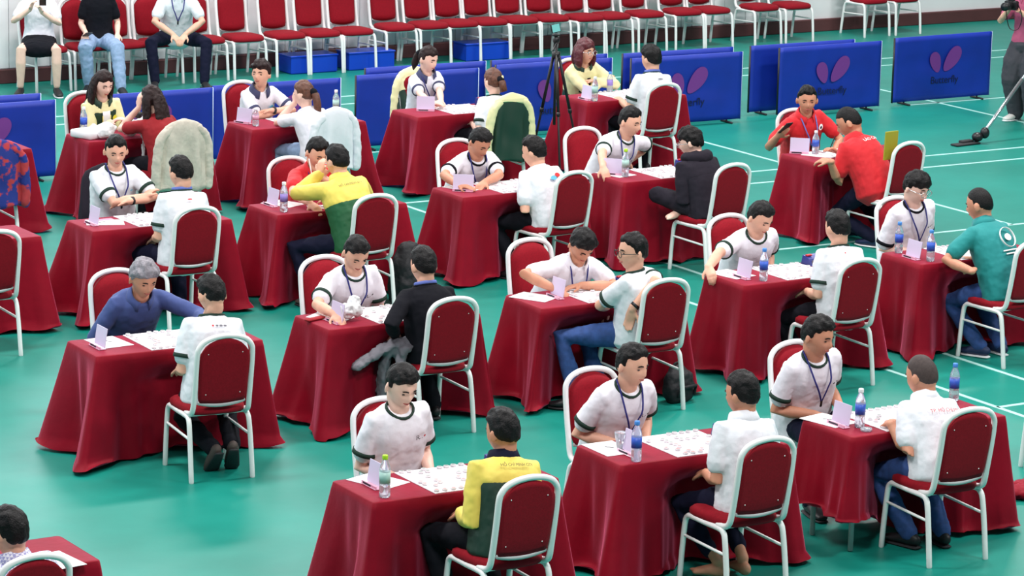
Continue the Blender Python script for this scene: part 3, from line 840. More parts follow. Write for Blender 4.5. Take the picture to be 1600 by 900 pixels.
    if sm:
        for s, k in ((-1, 'l'), (1, 'r')):
            if 'f' in bare: continue
            a = ank[k]; ft = unit(A(*(S.get('f' + k) or [s * .2, 1, 0]))); fu = unit(up - ft * (up @ ft)); sd = np.cross(ft, fu)
            if S.get('sock'):
                mb2 = MB(); tube(mb2, [a + fu * .05, a - fu * .03], [.042, .042], 12); mb2.build('sock', M['white_ink'], t)
            mb = MB(); o0 = a - fu * .045
            tube(mb, [o0 - ft * .055 + fu * .015, o0 - ft * .02 + fu * .02, o0 + ft * .05 + fu * .012, o0 + ft * .12 - fu * .003, o0 + ft * .175 - fu * .008], [(.030, .034), (.038, .048), (.043, .038), (.048, .026), (.036, .018)], 14, ref=sd)
            so = mb.build('shoe', M[sm], t)
            mb = MB(); tube(mb, [o0 - ft * .07 - fu * .028, o0 + ft * .0 - fu * .03, o0 + ft * .12 - fu * .032, o0 + ft * .188 - fu * .03], [(.032, .010), (.040, .010), (.050, .010), (.034, .009)], 14, ref=sd)
            mb.build('sole', M[S.get('sole', 'rubber')], so)
    return dict(root=t, H=H, R=R, T=T, wr=wr, elb=elb, hs=hs, knee=knee, ank=ank, sh=sh, hp=hp)

# ------------------------------------------------------------------ the playing tables
# table: x, y, angle, phrase
TABLES = {
 1: (9.224, 18.956, -.033, 'table of the grey-haired man in blue'),
 2: (9.129, 15.208, -.025, 'front table of the yellow-shouldered dark green jacket'),
 3: (10.759, 15.235, -.027, 'front table of the barefoot player in plain white shirt'),
 4: (12.328, 15.155, -.003, 'front table of the close-cropped player in jeans'),
 5: (10.905, 22.690, 0, 'table of the man with crossed bare forearms'),
 6: (10.914, 18.993, .004, 'table of the player in black long sleeves'),
 7: (12.542, 18.912, -.013, 'table of the black-rimmed-glasses player turned away'),
 8: (14.260, 18.930, 0, 'table whose corner a white-shirted man grips'),
 9: (15.898, 18.946, -.02, 'table of the player in teal polo'),
 10: (12.472, 22.690, .02, 'table of the man in yellow and bright green jacket'),
 11: (14.180, 22.717, .013, 'table left of the black hoodie player'),
 12: (15.750, 22.737, .018, 'table of the black hoodie player'),
 13: (17.817, 22.839, .017, 'table of the two men in red polos'),
 14: (12.550, 26.350, .01, 'table piled with white plastic bags'),
 15: (14.150, 26.350, .015, 'table of the girl with a brown ponytail'),
 16: (15.874, 26.347, .014, 'table of the girl with a hair clip'),
 17: (17.815, 26.468, .032, 'table of the woman with auburn bob'),
 18: (10.790, 26.250, 0, 'table beside the blue and red patterned jacket'),
 19: (9.310, 22.700, 0, 'table at the left edge with an empty red chair'),
 20: (6.200, 14.940, 0, 'table in the bottom left corner'),
}
DENTS = {1: ((-0.013, 0.27, 0.181),), 2: ((-0.006, 0.27, 0.243),), 3: ((0.046, 0.27, 0.291),), 4: ((-0.101, 0.27, 0.3),), 5: ((0.023, 0.27, 0.3),), 6: ((0.121, 0.27, 0.3),), 7: ((-0.186, 0.27, 0.3),), 8: ((0.083, 0.27, 0.3),), 9: ((-0.008, 0.27, 0.3),), 10: ((-0.156, 0.27, 0.211),), 11: ((0.069, 0.27, 0.3),), 12: ((-0.022, 0.27, 0),), 13: ((-0.136, 0.27, 0.264),), 14: ((0.015, 0.27, 0.244),), 15: ((-0.056, 0.27, 0.298),), 16: ((0.109, 0.27, 0.3),), 17: ((-0.023, 0.27, 0.3),)}
CORN = {1: (1.5, .75, .8, 1.3), 2: (1.1, .7, .8, 1), 3: (1.0, .6, .8, 1.1), 4: (.5, .5, .8, .3), 5: (1.2, .8, .8, 1.2), 6: (1.0, .6, .8, 1), 7: (.8, .6, .8, .9), 8: (.7, .6, .8, .8), 9: (.7, .6, .8, .6),
        10: (1.2, .9, .8, 1.2), 11: (1, .8, .8, 1), 12: (1, .8, .8, .7), 13: (.6, .7, .8, .8), 14: (.5, .6, .8, 1.2), 15: (1.2, .8, .8, 1.2), 16: (1.2, .9, .8, 1.3), 17: (1.2, .6, .8, 1.2), 18: (1, .8, .8, 1), 19: (1, .6, .8, 1), 20: (1, .5, .5, 1)}
for k, (x, y, a, ph) in TABLES.items():
    lab = 'crimson velvet cloth on the ' + ph
    if k == 4: lab = 'hitched-up crimson velvet cloth on the ' + ph
    tablecloth(k, x, y, a, lab, DENTS.get(k, ()), CORN[k], seed=100 + k, lift=.20 if k == 4 else 0.0)
# the table under the hitched-up cloth shows its steel legs
x, y, a, ph = TABLES[4]
t = thing('folding_table', 'folding table showing pale steel legs under its hitched-up crimson cloth', 'table', (x, y, 0), a)
mb = MB(); box(mb, (0, 0, .698), (1.15, .47, .03), bev=.006); mb.build('tabletop', M['lip'], t, smooth=False)
for sx in (-.52, .52):
    for sy in (-.19, .19):
        mb = MB(); tube(mb, [(sx, sy, .004), (sx, sy, .685)], .016, 10, cap='flat'); mb.build('leg', M['lip'], t)

def on_table(k, lx, ly, z=0.0):
    x, y, a, _ = TABLES[k]
    return (x + lx * math.cos(a) - ly * math.sin(a), y + lx * math.sin(a) + ly * math.cos(a), TOP + 0.001 + z)

# boards and pieces
pm = MB(); lathe(pm, [(.0135, 0), (.0165, .003), (.0165, .009), (.0145, .012)], 12)
rm = [( .0115 * math.cos(2 * math.pi * i / 10), .0115 * math.sin(2 * math.pi * i / 10), .0124) for i in range(10)]
pm.add(rm, [tuple(range(10))], 1)
PIECE = [pm.mesh('piece', [M['piece'], mat('pale_' + c + '_piece_mark', rgb(*v), .5)]) for c, v in (('red', (214, 150, 150)), ('green', (150, 160, 156)))]
bm_ = MB(); box(bm_, (0, 0, .002), (.44, .47, .004)); BOARD = bm_.mesh('board', M['board'], False)
rest = MB(); count = 0
for k in (2, 3, 4, 1, 6, 7, 8, 9, 5, 12, 11, 17, 16, 15):
    lx = .02 if k != 4 else -.10
    o = bpy.data.objects.new('xiangqi_board', BOARD); COL.objects.link(o); o.location = on_table(k, lx, 0.0); o.rotation_euler = (0, 0, TABLES[k][2])
    tag(o, 'white xiangqi board on the ' + TABLES[k][3], 'board game', 'xiangqi boards')
    rnd = random.Random(500 + k)
    cells = [(i, j) for i in range(9) for j in range(10)]
    early = [(i, j) for j in (0, 9) for i in range(9)] + [(i, j) for j in (3, 6) for i in (0, 2, 4, 6, 8)] + [(1, 2), (7, 2), (1, 7), (7, 7)]
    for c in rnd.sample(early, 10):
        early.remove(c)
        q = (min(8, max(0, c[0] + rnd.choice((-2, -1, 1, 2)))), min(9, max(0, c[1] + (1 if c[1] < 5 else -1) * rnd.choice((1, 2, 3)))))
        if q not in early: early.append(q)
    for (i, j) in early:
        px, py = lx + (i - 4) * .048 + rnd.uniform(-.004, .004), (j - 4.5) * .046 + rnd.uniform(-.004, .004)
        loc = on_table(k, px, py, .0045)
        if count < 300 and k not in (15, 16, 17, 11):
            p = bpy.data.objects.new('xiangqi_piece', PIECE[0 if j < 5 else 1]); COL.objects.link(p); p.location = loc
            tag(p, 'white xiangqi disc on the ' + TABLES[k][3], 'game piece', 'pieces on the ' + TABLES[k][3]); count += 1
        else:
            lathe(rest, [(.0135, 0), (.0165, .003), (.0165, .009), (.0145, .012)], 10, loc)
ro = rest.build('xiangqi_pieces', M['piece'], kind='stuff'); ro['label'] = 'round white xiangqi discs on the boards of the farther tables'; ro['category'] = 'game piece'

# name-card stands, score sheets
def card(k, lx, ly, a=0.0, dh=.0):
    t = thing('name_card', 'lilac name card stand on the ' + TABLES[k][3], 'card', on_table(k, lx, ly), TABLES[k][2] + a, 'name cards')
    mb = MB(); V = []
    for x0 in (0, .003):
        for (yy, z) in ((-.085, .012), (.085, .012), (.085, .135), (-.085, .135)): V.append((x0 + z * .16, yy, z))
    mb.add(V, [(3, 2, 1, 0), (4, 5, 6, 7), (0, 1, 5, 4), (1, 2, 6, 5), (2, 3, 7, 6), (3, 0, 4, 7)]); mb.build('card_face', M['card'], t, smooth=False)
    mb = MB(); box(mb, (-.012, 0, .003), (.05, .17, .005), bev=.001); box(mb, (-.030, 0, .011), (.006, .17, .018), bev=.001); mb.build('stand_base', M['card_base'], t, smooth=False)
    mb = MB(); box(mb, (-.034, .02, .012), (.0015, .09, .010)); mb.build('printed_strip', M['ink'], t, smooth=False)
CARDS = {1: (-.47, -.01), 2: (-.43, .05), 3: (-.41, -.055), 4: (-.48, .02), 5: (-.47, .02), 6: (-.44, -.06), 7: (-.30, .03), 8: (-.44, -.02), 9: (-.50, -.02), 10: (-.44, .13), 11: (-.44, 0), 12: (-.46, .10), 13: (-.42, .2), 15: (-.49, .12), 16: (-.33, .06), 17: (-.50, -.08)}
for k, (lx, ly) in CARDS.items(): card(k, lx, ly, {16: 1.0, 11: .9, 12: .8, 13: .8, 15: .4}.get(k, 0))
def sheet(k, lx, ly, w=.21, h=.29, a=0.0, z=0.0, extra='', ink=True, label=None):
    mb = MB(); box(mb, (0, 0, .0012), (w, h, .0024)); o = mb.build('score_sheet', M['paper'], smooth=False)
    o.location = on_table(k, lx, ly, z); o.rotation_euler = (0, 0, a + TABLES[k][2])
    tag(o, label or 'white score sheet ' + extra + 'on the ' + TABLES[k][3], 'paper', 'score sheets')
    if ink:
        mb = MB(); box(mb, (.01, .02, .0028), (.012, .06, .0006), .5); mb.build('writing', M['ink'], o, smooth=False)
for k, lx, ly, a in ((1, -.36, .09, .1), (2, -.36, .13, .35), (3, -.45, .10, 0), (4, -.47, .14, .2), (5, -.36, .04, 1.2), (6, -.38, .10, .6), (7, -.44, .10, .5), (8, -.44, .12, .2), (10, -.32, .16, .4), (11, -.36, .12, .3), (12, -.42, .12, .2)): sheet(k, lx, ly, a=a)
sheet(13, -.30, .05, .21, .29, .5); sheet(13, -.05, .12, .30, .21, .1, .003, 'under the hand ', False); sheet(13, -.16, -.12, .21, .29, -.4, .006, 'nearest the edge ', False)
sheet(20, .36, -.16, .24, .28, .1, label='white paper at the near edge of the bottom left corner table', ink=False)
sheet(10, -.12, -.1, .21, .15, -.3, label='small loose paper slip by the elbow of the yellow and bright green jacket')
mb = MB(); box(mb, (0, 0, .004), (.15, .05, .008), bev=.002); o = mb.build('booklet', M['card_base'], smooth=False); o.location = on_table(5, -.33, .13); tag(o, 'pink booklet beside the score sheet of the crossed-arms man', 'booklet')
mb = MB(); box(mb, (0, 0, .009), (.16, .05, .018), .3, bev=.007); o = mb.build('pencil_case', M['dark_red_cloth']); o.location = on_table(6, -.53, .06); tag(o, 'dark red pencil case on the table of the black-sleeved player', 'case')

# drinking bottles
def bottle(loc, label, cap, lab, h=.235, r=.031, low=False):
    t = thing('water_bottle', label, 'bottle', loc, 0, 'drinking bottles')
    k = h / .235
    mb = MB(); lathe(mb, [(r * .8, 0), (r, .008 * k), (r, .06 * k), (r * .93, .066 * k), (r, .072 * k), (r, .155 * k), (r * .85, .178 * k), (r * .48, .205 * k), (r * .42, .215 * k), (r * .42, .222 * k)], 16); mb.build('bottle_body', M['plastic_clear'], t)
    mb = MB(); lathe(mb, [(r * 1.02, .082 * k), (r * 1.02, .145 * k)], 16); mb.build('bottle_label', M[lab], t)
    mb = MB(); lathe(mb, [(r * .50, .213 * k), (r * .52, .216 * k), (r * .52, .234 * k), (r * .44, .238 * k)], 12); mb.build('bottle_cap', M[cap], t)
bottle(on_table(2, -.48, -.17), 'clear bottle with lime green cap on the front row table', 'cap_green', 'pale_label')
bottle(on_table(3, -.46, -.20), 'bottle with bright blue cap on the barefoot player\'s front table', 'cap_blue', 'water_label')
bottle(on_table(4, -.40, -.07), 'bottle with white cap and blue label beside the close-cropped player\'s board', 'cap_white', 'water_label')
bottle(on_table(4, .53, .19), 'blue-capped bottle behind the shoulder of the close-cropped player', 'cap_blue', 'water_label')
bottle(on_table(8, -.36, -.16), 'blue-labelled bottle on the table whose corner a man grips', 'cap_blue', 'water_label')
bottle(on_table(9, -.47, .19), 'farther blue-capped bottle left of the teal polo table\'s name card', 'cap_blue', 'water_label')
bottle(on_table(9, -.44, -.16), 'nearer blue-capped bottle right of the teal polo table\'s name card', 'cap_blue', 'water_label')
bottle(on_table(10, -.48, -.14), 'white-capped bottle with violet label near the yellow and bright green jacket', 'cap_white', 'violet_label')
bottle(on_table(12, -.42, -.02), 'clear bottle with lime cap beside the name card of the hoodie table', 'cap_green', 'pale_label')
bottle(on_table(13, -.32, .10), 'small bottle with blue label between the two red polos', 'cap_white', 'water_label', .21)
bottle(on_table(15, .50, .16), 'clear bottle with white cap right of the ponytailed girl', 'cap_white', 'pale_label')
bottle(on_table(15, -.46, -.06), 'pinkish bottle by the name card of the ponytailed girl\'s table', 'cap_white', 'card_base', .16)
bottle(on_table(17, -.48, -.20), 'pale green labelled bottle before the woman with auburn bob', 'cap_white', 'blue_ink' if False else 'pale_label')
bottle(on_table(17, -.02, .20), 'small blue-tinted bottle left of the boy facing the auburn-haired woman', 'cap_blue', 'violet_label', .20)
bottle(on_table(14, -.44, .19), 'bottle with blue label and pink cap behind the plastic bags', 'card_base' if False else 'cap_white', 'water_label')
mb = MB(); lathe(mb, [(.030, 0), (.036, .004), (.034, .018), (.022, .021)], 14); o = mb.build('bottle_lid', M['plastic_clear']); o.location = on_table(4, -.42, -.16); tag(o, 'clear round lid at the corner of the close-cropped player\'s table', 'lid')
mb = MB(); lathe(mb, [(.022, 0), (.04, .10), (.041, .102)], 14); o = mb.build('plastic_cup', M['plastic_clear']); o.location = on_table(3, -.40, .06); tag(o, 'clear plastic cup behind the name card of the barefoot player\'s table', 'cup')
# crumpled clear bag with bottle on the black-sleeves table
mb = MB(); rnd = random.Random(4)
for i in range(7): ellipsoid(mb, (rnd.uniform(-.05, .05), rnd.uniform(-.04, .04), .05 + rnd.uniform(-.01, .08)), (.045, .04, .05))
o = mb.build('plastic_bag', M['bag_white']); organic(o, .008, 1, .03, TEXH); o.location = on_table(6, -.31, -.03); tag(o, 'crumpled clear plastic bag standing by the name card of the black-sleeved player', 'bag')
# chess clocks / pencil cases at the right of the boards
def clock(k, lx, ly, a, label):
    t = thing('chess_clock', label, 'clock', on_table(k, lx, ly), a)
    mb = MB(); V = [(x0, y0, z0) for x0 in (-.085, .085) for (y0, z0) in ((-.055, .0), (.055, .0), (.04, .07), (-.03, .05))]
    mb.add(V, [(0, 1, 2, 3), (7, 6, 5, 4), (0, 4, 5, 1), (1, 5, 6, 2), (2, 6, 7, 3), (3, 7, 4, 0)]); mb.build('clock_body', M['clock_blue'], t, smooth=False)
    for s in (-1, 1):
        mb = MB(); box(mb, (s * .042, -.046, .028), (.055, .004, .026)); mb.build('clock_display', M['screen_grey'], t, smooth=False)
        mb = MB(); box(mb, (s * .05, .012, .069), (.05, .022, .014), bev=.004); mb.build('clock_button', M['clock_red'], t, smooth=False)
clock(2, .42, .12, .1, 'navy chess clock half hidden by the yellow-shouldered jacket')
clock(3, .36, .09, .25, 'navy chess clock with red buttons beside the barefoot player\'s board')
clock(7, .36, .16, .2, 'navy chess clock beside the black-rimmed-glasses player')
clock(8, .34, .16, .1, 'navy chess clock behind the board on the gripped-corner table')
clock(12, .32, .14, .2, 'dark chess clock left of the black hoodie player')
clock(16, .38, .14, .1, 'small dark chess clock near the girl with the hair clip')

# plastic bags on the bag table
rnd = random.Random(8)
for lx, ly, n, lab in ((-.36, -.10, 8, 'large white plastic bag of food, leftmost in the pile'), (-.12, -.14, 8, 'white plastic bag with dangling handle, middle of the pile'), (.07, .10, 6, 'white bag in front of the woman in the yellow and green jacket')):
    mb = MB()
    for i in range(n): ellipsoid(mb, (rnd.uniform(-.09, .09), rnd.uniform(-.06, .06), .045 + rnd.uniform(-.01, .05)), (rnd.uniform(.05, .085), rnd.uniform(.05, .07), .05))
    if lx == -.12: tube(mb, [(.02, -.09, .12), (.03, -.135, .06), (.03, -.15, -.06), (.03, -.155, -.20)], [(.02, .012), (.022, .008), (.018, .006), (.014, .005)], 8, ref=A(1, 0, 0))
    o = mb.build('plastic_bag', M['bag_white']); organic(o, .010, 2, .045, TEX); o.location = on_table(14, lx, ly, .004); tag(o, lab, 'bag')
mb = MB(); box(mb, (0, 0, .035), (.20, .26, .07), .3, bev=.01); o = mb.build('takeaway_box', M['paper']); o.location = on_table(14, -.49, -.02); tag(o, 'white takeaway box at the left end of the bag pile', 'box')
mb = MB(); lathe(mb, [(.02, 0), (.035, .01), (.038, .05), (.02, .06)], 12); o = mb.build('camera_lens', M['black_plastic']); o.location = on_table(14, .0, .0, .135); tag(o, 'small black and white gadget on top of the bags', 'gadget')

# ------------------------------------------------------------------ chairs
NEAR = {1: (9.213, 18.307, -0.098), 2: (9.123, 14.621, 0.0), 3: (10.75, 14.696, 0.0), 4: (12.227, 14.707, -0.035), 5: (10.928, 22.201, 0.0), 6: (11.035, 18.619, 0.0), 7: (12.662, 18.492, 0.0), 8: (14.292, 18.452, 0.05), 9: (15.888, 18.449, 0.092), 10: (12.396, 22.071, 0.0), 11: (14.327, 22.279, 0.1), 12: (15.726, 22.034, 0.098), 13: (17.76, 22.283, 0.12), 14: (12.565, 25.764, 0.0), 15: (14.094, 25.818, 0.0), 16: (15.983, 25.884, 0.0), 17: (17.738, 25.939, 0.0), 18: (10.7, 25.45, 0), 19: (9.21, 21.99, 0), 20: (6.217, 14.5, 0)}
FAR = {1: (9.399, 19.818, 3.1416), 2: (9.25, 15.881, 3.1416), 3: (10.764, 15.963, 3.1416), 4: (12.319, 15.998, 3.1416), 5: (11.02, 23.46, 3.1416), 6: (10.902, 19.605, 3.1416), 7: (12.546, 19.508, 3.1416), 8: (14.418, 19.656, 3.1416), 9: (16.05, 19.7, 3.1416), 10: (12.559, 23.245, 3.1416), 11: (14.27, 23.436, 3.1416), 12: (15.6, 23.507, 3.1416), 13: (17.943, 23.582, 3.1416), 14: (12.468, 27.043, 3.1416), 15: (14.088, 27.065, 3.1416), 16: (16.0, 27.117, 3.1416), 17: (17.795, 27.088, 3.1416)}
for k, (x, y, a) in NEAR.items():
    make_chair(x, y, a, 'near-side red banquet chair at the ' + TABLES[k][3], 'chairs on the near side of the tables', k in (1, 2, 3, 4, 6, 7, 8))
make_chair(14.27, 15.83, .3, 'red banquet chair of which one white leg shows at the right edge')
for k, (x, y, a) in FAR.items():
    make_chair(x, y, a, 'far-side red banquet chair at the ' + TABLES[k][3], 'chairs on the far side of the tables')
WALLCH = [
 (14.719, 33.285, 3.176, 'red banquet chair by the wall under the woman in black skirt'),
 (15.204, 33.285, 3.105, 'red banquet chair by the wall, left under the woman in black top'),
 (15.683, 33.285, 3.187, 'red banquet chair by the wall, right of the woman in black top'),
 (16.095, 33.285, 3.115, 'red banquet chair by the wall under the man in pale shirt'),
 (16.659, 33.285, 3.115, 'empty red wall chair, first to the right of the man in pale shirt'),
 (17.148, 33.285, 3.154, 'empty red wall chair, second to the right of the man in pale shirt'),
 (17.684, 33.285, 3.171, 'empty red wall chair, third to the right of the man in pale shirt'),
 (18.139, 33.285, 3.124, 'empty red wall chair, fourth to the right of the man in pale shirt'),
 (18.579, 33.285, 3.114, 'empty red wall chair, fifth to the right of the man in pale shirt'),
 (19.203, 33.405, 3.138, 'empty red wall chair, sixth to the right of the man in pale shirt'),
 (19.661, 33.405, 3.149, 'empty red wall chair, seventh to the right of the man in pale shirt'),
 (20.072, 33.405, 3.137, 'empty red wall chair, eighth to the right of the man in pale shirt'),
 (20.482, 33.405, 3.139, 'empty red wall chair, ninth to the right of the man in pale shirt'),
 (20.913, 33.405, 3.118, 'empty red wall chair, tenth to the right of the man in pale shirt'),
 (21.355, 33.405, 3.102, 'empty red wall chair, eleventh to the right of the man in pale shirt'),
 (21.775, 33.285, 3.188, 'empty red wall chair, twelfth to the right of the man in pale shirt'),
 (22.166, 33.285, 3.128, 'empty red wall chair, thirteenth to the right of the man in pale shirt'),
 (22.66, 33.285, 3.144, 'empty red wall chair, fourteenth to the right of the man in pale shirt'),
 (23.221, 33.285, 3.11, 'empty red wall chair, fifteenth to the right of the man in pale shirt'),
 (23.651, 33.285, 3.159, 'empty red wall chair, sixteenth to the right of the man in pale shirt'),
 (24.392, 33.285, 3.182, 'empty red chair by the wall, left of the pair past the long row'),
 (24.895, 33.285, 3.108, 'empty red chair by the wall, right of the pair past the long row'),
 (26.146, 33.335, 3.187, 'empty red chair by the wall, left of the rightmost pair'),
 (26.65, 33.335, 3.184, 'empty red chair by the wall, rightmost of all')]
for i, (x, y, a, lab) in enumerate(WALLCH):
    make_chair(x, y, a, lab, 'chairs along the back wall')

# jackets hung over chair backs
def jacket_on_chair(c, label, main, yoke=None, top=1.0, bottom=.42, wide=.0, sleeves=True, yz=.84, zs=.012):
    t = thing('jacket', label, 'jacket', (c[0], c[1], 0), c[2])
    rnd = random.Random(int(c[0] * 37)); ph = [rnd.uniform(0, 6.28) for _ in range(5)]
    def loft(mb, z0, z1, g=0.0):
        NZ, NA = 22, 56; V = []
        for q in range(NZ):
            z = z0 + (z1 - z0) * q / (NZ - 1)
            rx = np.interp(z, [.35, .6, .8, .88, .93, .955, .985], [.222, .212, .204, .192, .165, .12, .02]) + wide * min(1, (1 - z) * 2.2) + g
            ry = np.interp(z, [.35, .6, .85, .93, .985], [.085, .068, .052, .040, .012]) + g
            yc = np.interp(z, [.4, .56, .72, .83, .98], [-.235, -.245, -.27, -.285, -.297])
            dn = 1 - sstep(.55, .97, z)
            for i in range(NA):
                a = 2 * math.pi * i / NA; cx, sx_ = math.cos(a), math.sin(a)
                f = .020 * dn * (math.sin(7 * a + ph[0] + 2 * z) + .7 * math.sin(11 * a + ph[1] - 3 * z) + .5 * math.sin(4 * a + ph[2])) + .006 * math.sin(21 * z + 5 * a + ph[3]) * dn
                px = math.copysign(abs(cx) ** .8, cx) * rx; py = math.copysign(abs(sx_) ** .75, sx_) * ry
                V.append((px + cx * f * .5, yc + py + sx_ * f, z + (.02 * math.sin(3 * a + ph[4]) if q == 0 else 0)))
        F = ring_faces(0, NZ, NA); F.append(tuple((NZ - 1) * NA + i for i in range(NA))); F.append(tuple(range(NA))[::-1])
        mb.add(V, F)
    mb = MB(); loft(mb, bottom, .985 if yoke is None else yz + .02, -.004 if yoke else 0)
    mb.build('jacket_body', M[main], t)
    if yoke:
        mb = MB(); loft(mb, yz, .985); mb.build('jacket_yoke', M[yoke], t)
    if sleeves:
        for s in (-1, 1):
            sl = MB(); tube(sl, smooth_path([(s * .13, -.295, .90), (s * (.185 + wide), -.29, .82), (s * (.212 + wide), -.285, .68), (s * (.225 + wide), -.275, .52), (s * (.222 + wide), -.265, bottom + .02)], 3), .043, 12)
            organic(sl.build('sleeve', M[yoke or main], t), .011, 2, .016, TEX)
    return t
jacket_on_chair(NEAR[14], 'beige quilted jacket draped over the chair of the long-haired red-shirted woman', 'beige_cloth', wide=.03, bottom=.36)
jacket_on_chair(NEAR[15], 'white jacket draped over the chair of the ponytailed girl', 'white_cloth_cool', wide=.01, bottom=.40)
jt = jacket_on_chair(NEAR[16], 'bottle green jacket with cream yoke over the hair-clip girl\'s chair', 'bottle_green_cloth', 'cream_cloth', wide=.01, bottom=.34, yz=.90)
jacket_on_chair(FAR[16], 'cream and dark green jacket over the chair of the woman facing the hair-clip girl', 'bottle_green_cloth', 'cream_cloth', yz=.76)
jacket_on_chair(FAR[5], 'black jacket hung on the chair of the man with crossed bare forearms', 'charcoal_cloth', wide=.03, sleeves=False, bottom=.42)
jacket_on_chair(NEAR[18], 'blue fleece jacket with red blotches over a chair at the left edge', 'pattern_jacket', wide=.03, bottom=.40)
# ------------------------------------------------------------------ bags on the floor, stray cloth
def bag(name, loc, rz, w, d, h, label, cat='bag'):
    t = thing(name, label, cat, loc, rz)
    mb = MB(); tube(mb, [(0, 0, .05), (0, .01, h * .4), (0, .02, h * .75), (0, .03, h * .93)], [(w * .5, d * .5), (w * .52, d * .55), (w * .45, d * .45), (w * .30, d * .3)], 18, ref=A(1, 0, 0), power=2.8)
    organic(mb.build('bag_body', M['black_bag'], t), .012, 3, .03, TEX)
    mb = MB(); tube(mb, [(-w * .3, -d * .48, .06), (-w * .3, -d * .6, .12), (w * .3, -d * .6, .12), (w * .3, -d * .48, .06)], .012, 8); mb.build('front_pocket', M['black_bag'], t)
    mb = MB(); tube(mb, smooth_path([(-.05, .03, h * .93), (-.03, .03, h + .03), (.03, .03, h + .03), (.05, .03, h * .93)], 4), .008, 8); mb.build('carry_handle', M['black_bag'], t)
bag('backpack', (12.86, 22.02, 0), .4, .38, .26, .46, 'large black backpack on the floor right of the yellow and bright green jacket', 'backpack')
bag('shoulder_bag', (12.98, 18.46, 0), .2, .26, .14, .24, 'small black bag under the chair of the glasses-wearing player')
mb = MB(); rnd = random.Random(3)
for i in range(9): ellipsoid(mb, (rnd.uniform(-.13, .13), rnd.uniform(-.18, .18), .03), (.10, .08, .035))
o = mb.build('fallen_cloth', M['velvet']); organic(o, .014, 2, .05, TEX); o.location = (13.50, 15.52, .012); tag(o, 'crumpled crimson cloth end lying on the floor at the right edge', 'cloth')
# ------------------------------------------------------------------ blue boxes under the wall chairs
for x, y, lab in ((18.02, 33.30, 'blue plastic step box under the wall chairs, leftmost of three'), (18.78, 33.30, 'blue plastic step box under the wall chairs, middle of three'), (20.42, 33.40, 'blue plastic step box under the wall chairs, rightmost of three')):
    t = thing('step_box', lab, 'box', (x, y, 0), 0, 'blue boxes by the wall')
    mb = MB(); box(mb, (0, 0, .10), (.60, .30, .20), bev=.012); mb.build('box_body', M['box_blue'], t, smooth=False)
    mb = MB(); box(mb, (0, 0, .202), (.62, .32, .02), bev=.006); mb.build('box_lid', M['box_blue'], t, smooth=False)
# ------------------------------------------------------------------ blue barriers with two-winged emblem
def barrier(x, y, rz, label, emblem=True, w=1.40, lean=0.0):
    t = thing('barrier', label, 'barrier', (x, y, 0), rz, 'blue sports barriers')
    h0, h1 = .035, .755
    mb = MB(); NU, NV = 28, 12; rnd = random.Random(int(x * 100)); ph = [rnd.uniform(0, 6) for _ in range(4)]
    V = []; F = []
    for side in (-1, 1):
        for j in range(NV + 1):
            for i in range(NU + 1):
                u = i / NU; v = j / NV; e = math.sin(math.pi * u) * math.sin(math.pi * min(1, v * 1.2))
                wr_ = .006 * e * (math.sin(9 * u + 5 * v + ph[0]) + math.sin(4 * u - 9 * v + ph[1])) + .008 * e * math.sin(16 * (u * .5 + v) + ph[2]) * (1 - v)
                V.append(((u - .5) * w, side * .012 + wr_, h0 + (h1 - h0) * v))
    n = NU + 1; K = n * (NV + 1)
    for j in range(NV):
        for i in range(NU):
            a = j * n + i; F.append((a, a + 1, a + n + 1, a + n)); F.append((K + a + 1, K + a, K + a + n, K + a + n + 1))
    rim = list(range(n)) + [j * n + NU for j in range(1, NV + 1)] + [NV * n + i for i in range(NU - 1, -1, -1)] + [j * n for j in range(NV - 1, 0, -1)]
    for q in range(len(rim)):
        a, b = rim[q], rim[(q + 1) % len(rim)]; F.append((b, a, a + K, b + K))
    mb.add(V, F); mb.build('banner', M['barrier_blue'], t)
    for s in (-1, 1):
        mb = MB(); tube(mb, [(s * (w / 2 + .002), 0, .03), (s * (w / 2 + .002), 0, .755)], .012, 8, cap='flat'); mb.build('side_pole', M['barrier_edge'] if s > 0 else M['black_plastic'], t)
        mb = MB(); tube(mb, [(s * w * .38, -.10, .012), (s * w * .38, .10, .012)], .012, 8); tube(mb, [(s * w * .38, 0, .012), (s * w * .38, 0, .06)], .01, 8); mb.build('foot', M['rubber'], t)
    if emblem:
        for s, lx, rx, ry, tl in ((-1, -.118, .074, .120, .32), (1, .118, .086, .168, -.72)):
            mb = MB(); V = []
            for i in range(28):
                a = 2 * math.pi * i / 28; px, pz = rx * math.cos(a) * (1 - .25 * math.sin(a) * -1), ry * math.sin(a)
                cx = lx + px * math.cos(tl) - pz * math.sin(tl); cz = (.455 if s < 0 else .480) + px * math.sin(tl) + pz * math.cos(tl)
                V.append((cx, -.0275, cz))
            V.append((sum(v[0] for v in V) / 28, -.0275, sum(v[2] for v in V) / 28)); mb.add(V, [(28, i, (i + 1) % 28) for i in range(28)])
            mb.build('emblem_wing', M['wing_pink'], t)
        cu = bpy.data.curves.new('lettering', 'FONT'); cu.body = 'Butterfly'; cu.align_x = 'CENTER'; cu.size = .115; cu.extrude = .001
        ob = bpy.data.objects.new('lettering_temp', cu); COL.objects.link(ob); bpy.context.view_layer.update()
        me = bpy.data.meshes.new_from_object(ob); bpy.data.objects.remove(ob); me.materials.clear(); me.materials.append(M['letter_dark'])
        o = child('lettering', me, t); o.location = (.02, -.027, .215); o.rotation_euler = (math.pi / 2, 0, 0)
    return t
B = 'blue barrier with mauve two-winged emblem '
barrier(11.87, 28.20, 0, B + 'at the left edge behind the patterned jacket')
barrier(11.90, 28.62, -.02, 'plain-looking blue barrier just behind the leftmost emblem barrier', False)
barrier(13.56, 28.28, .01, 'blue barrier behind the long-haired woman in red', True)
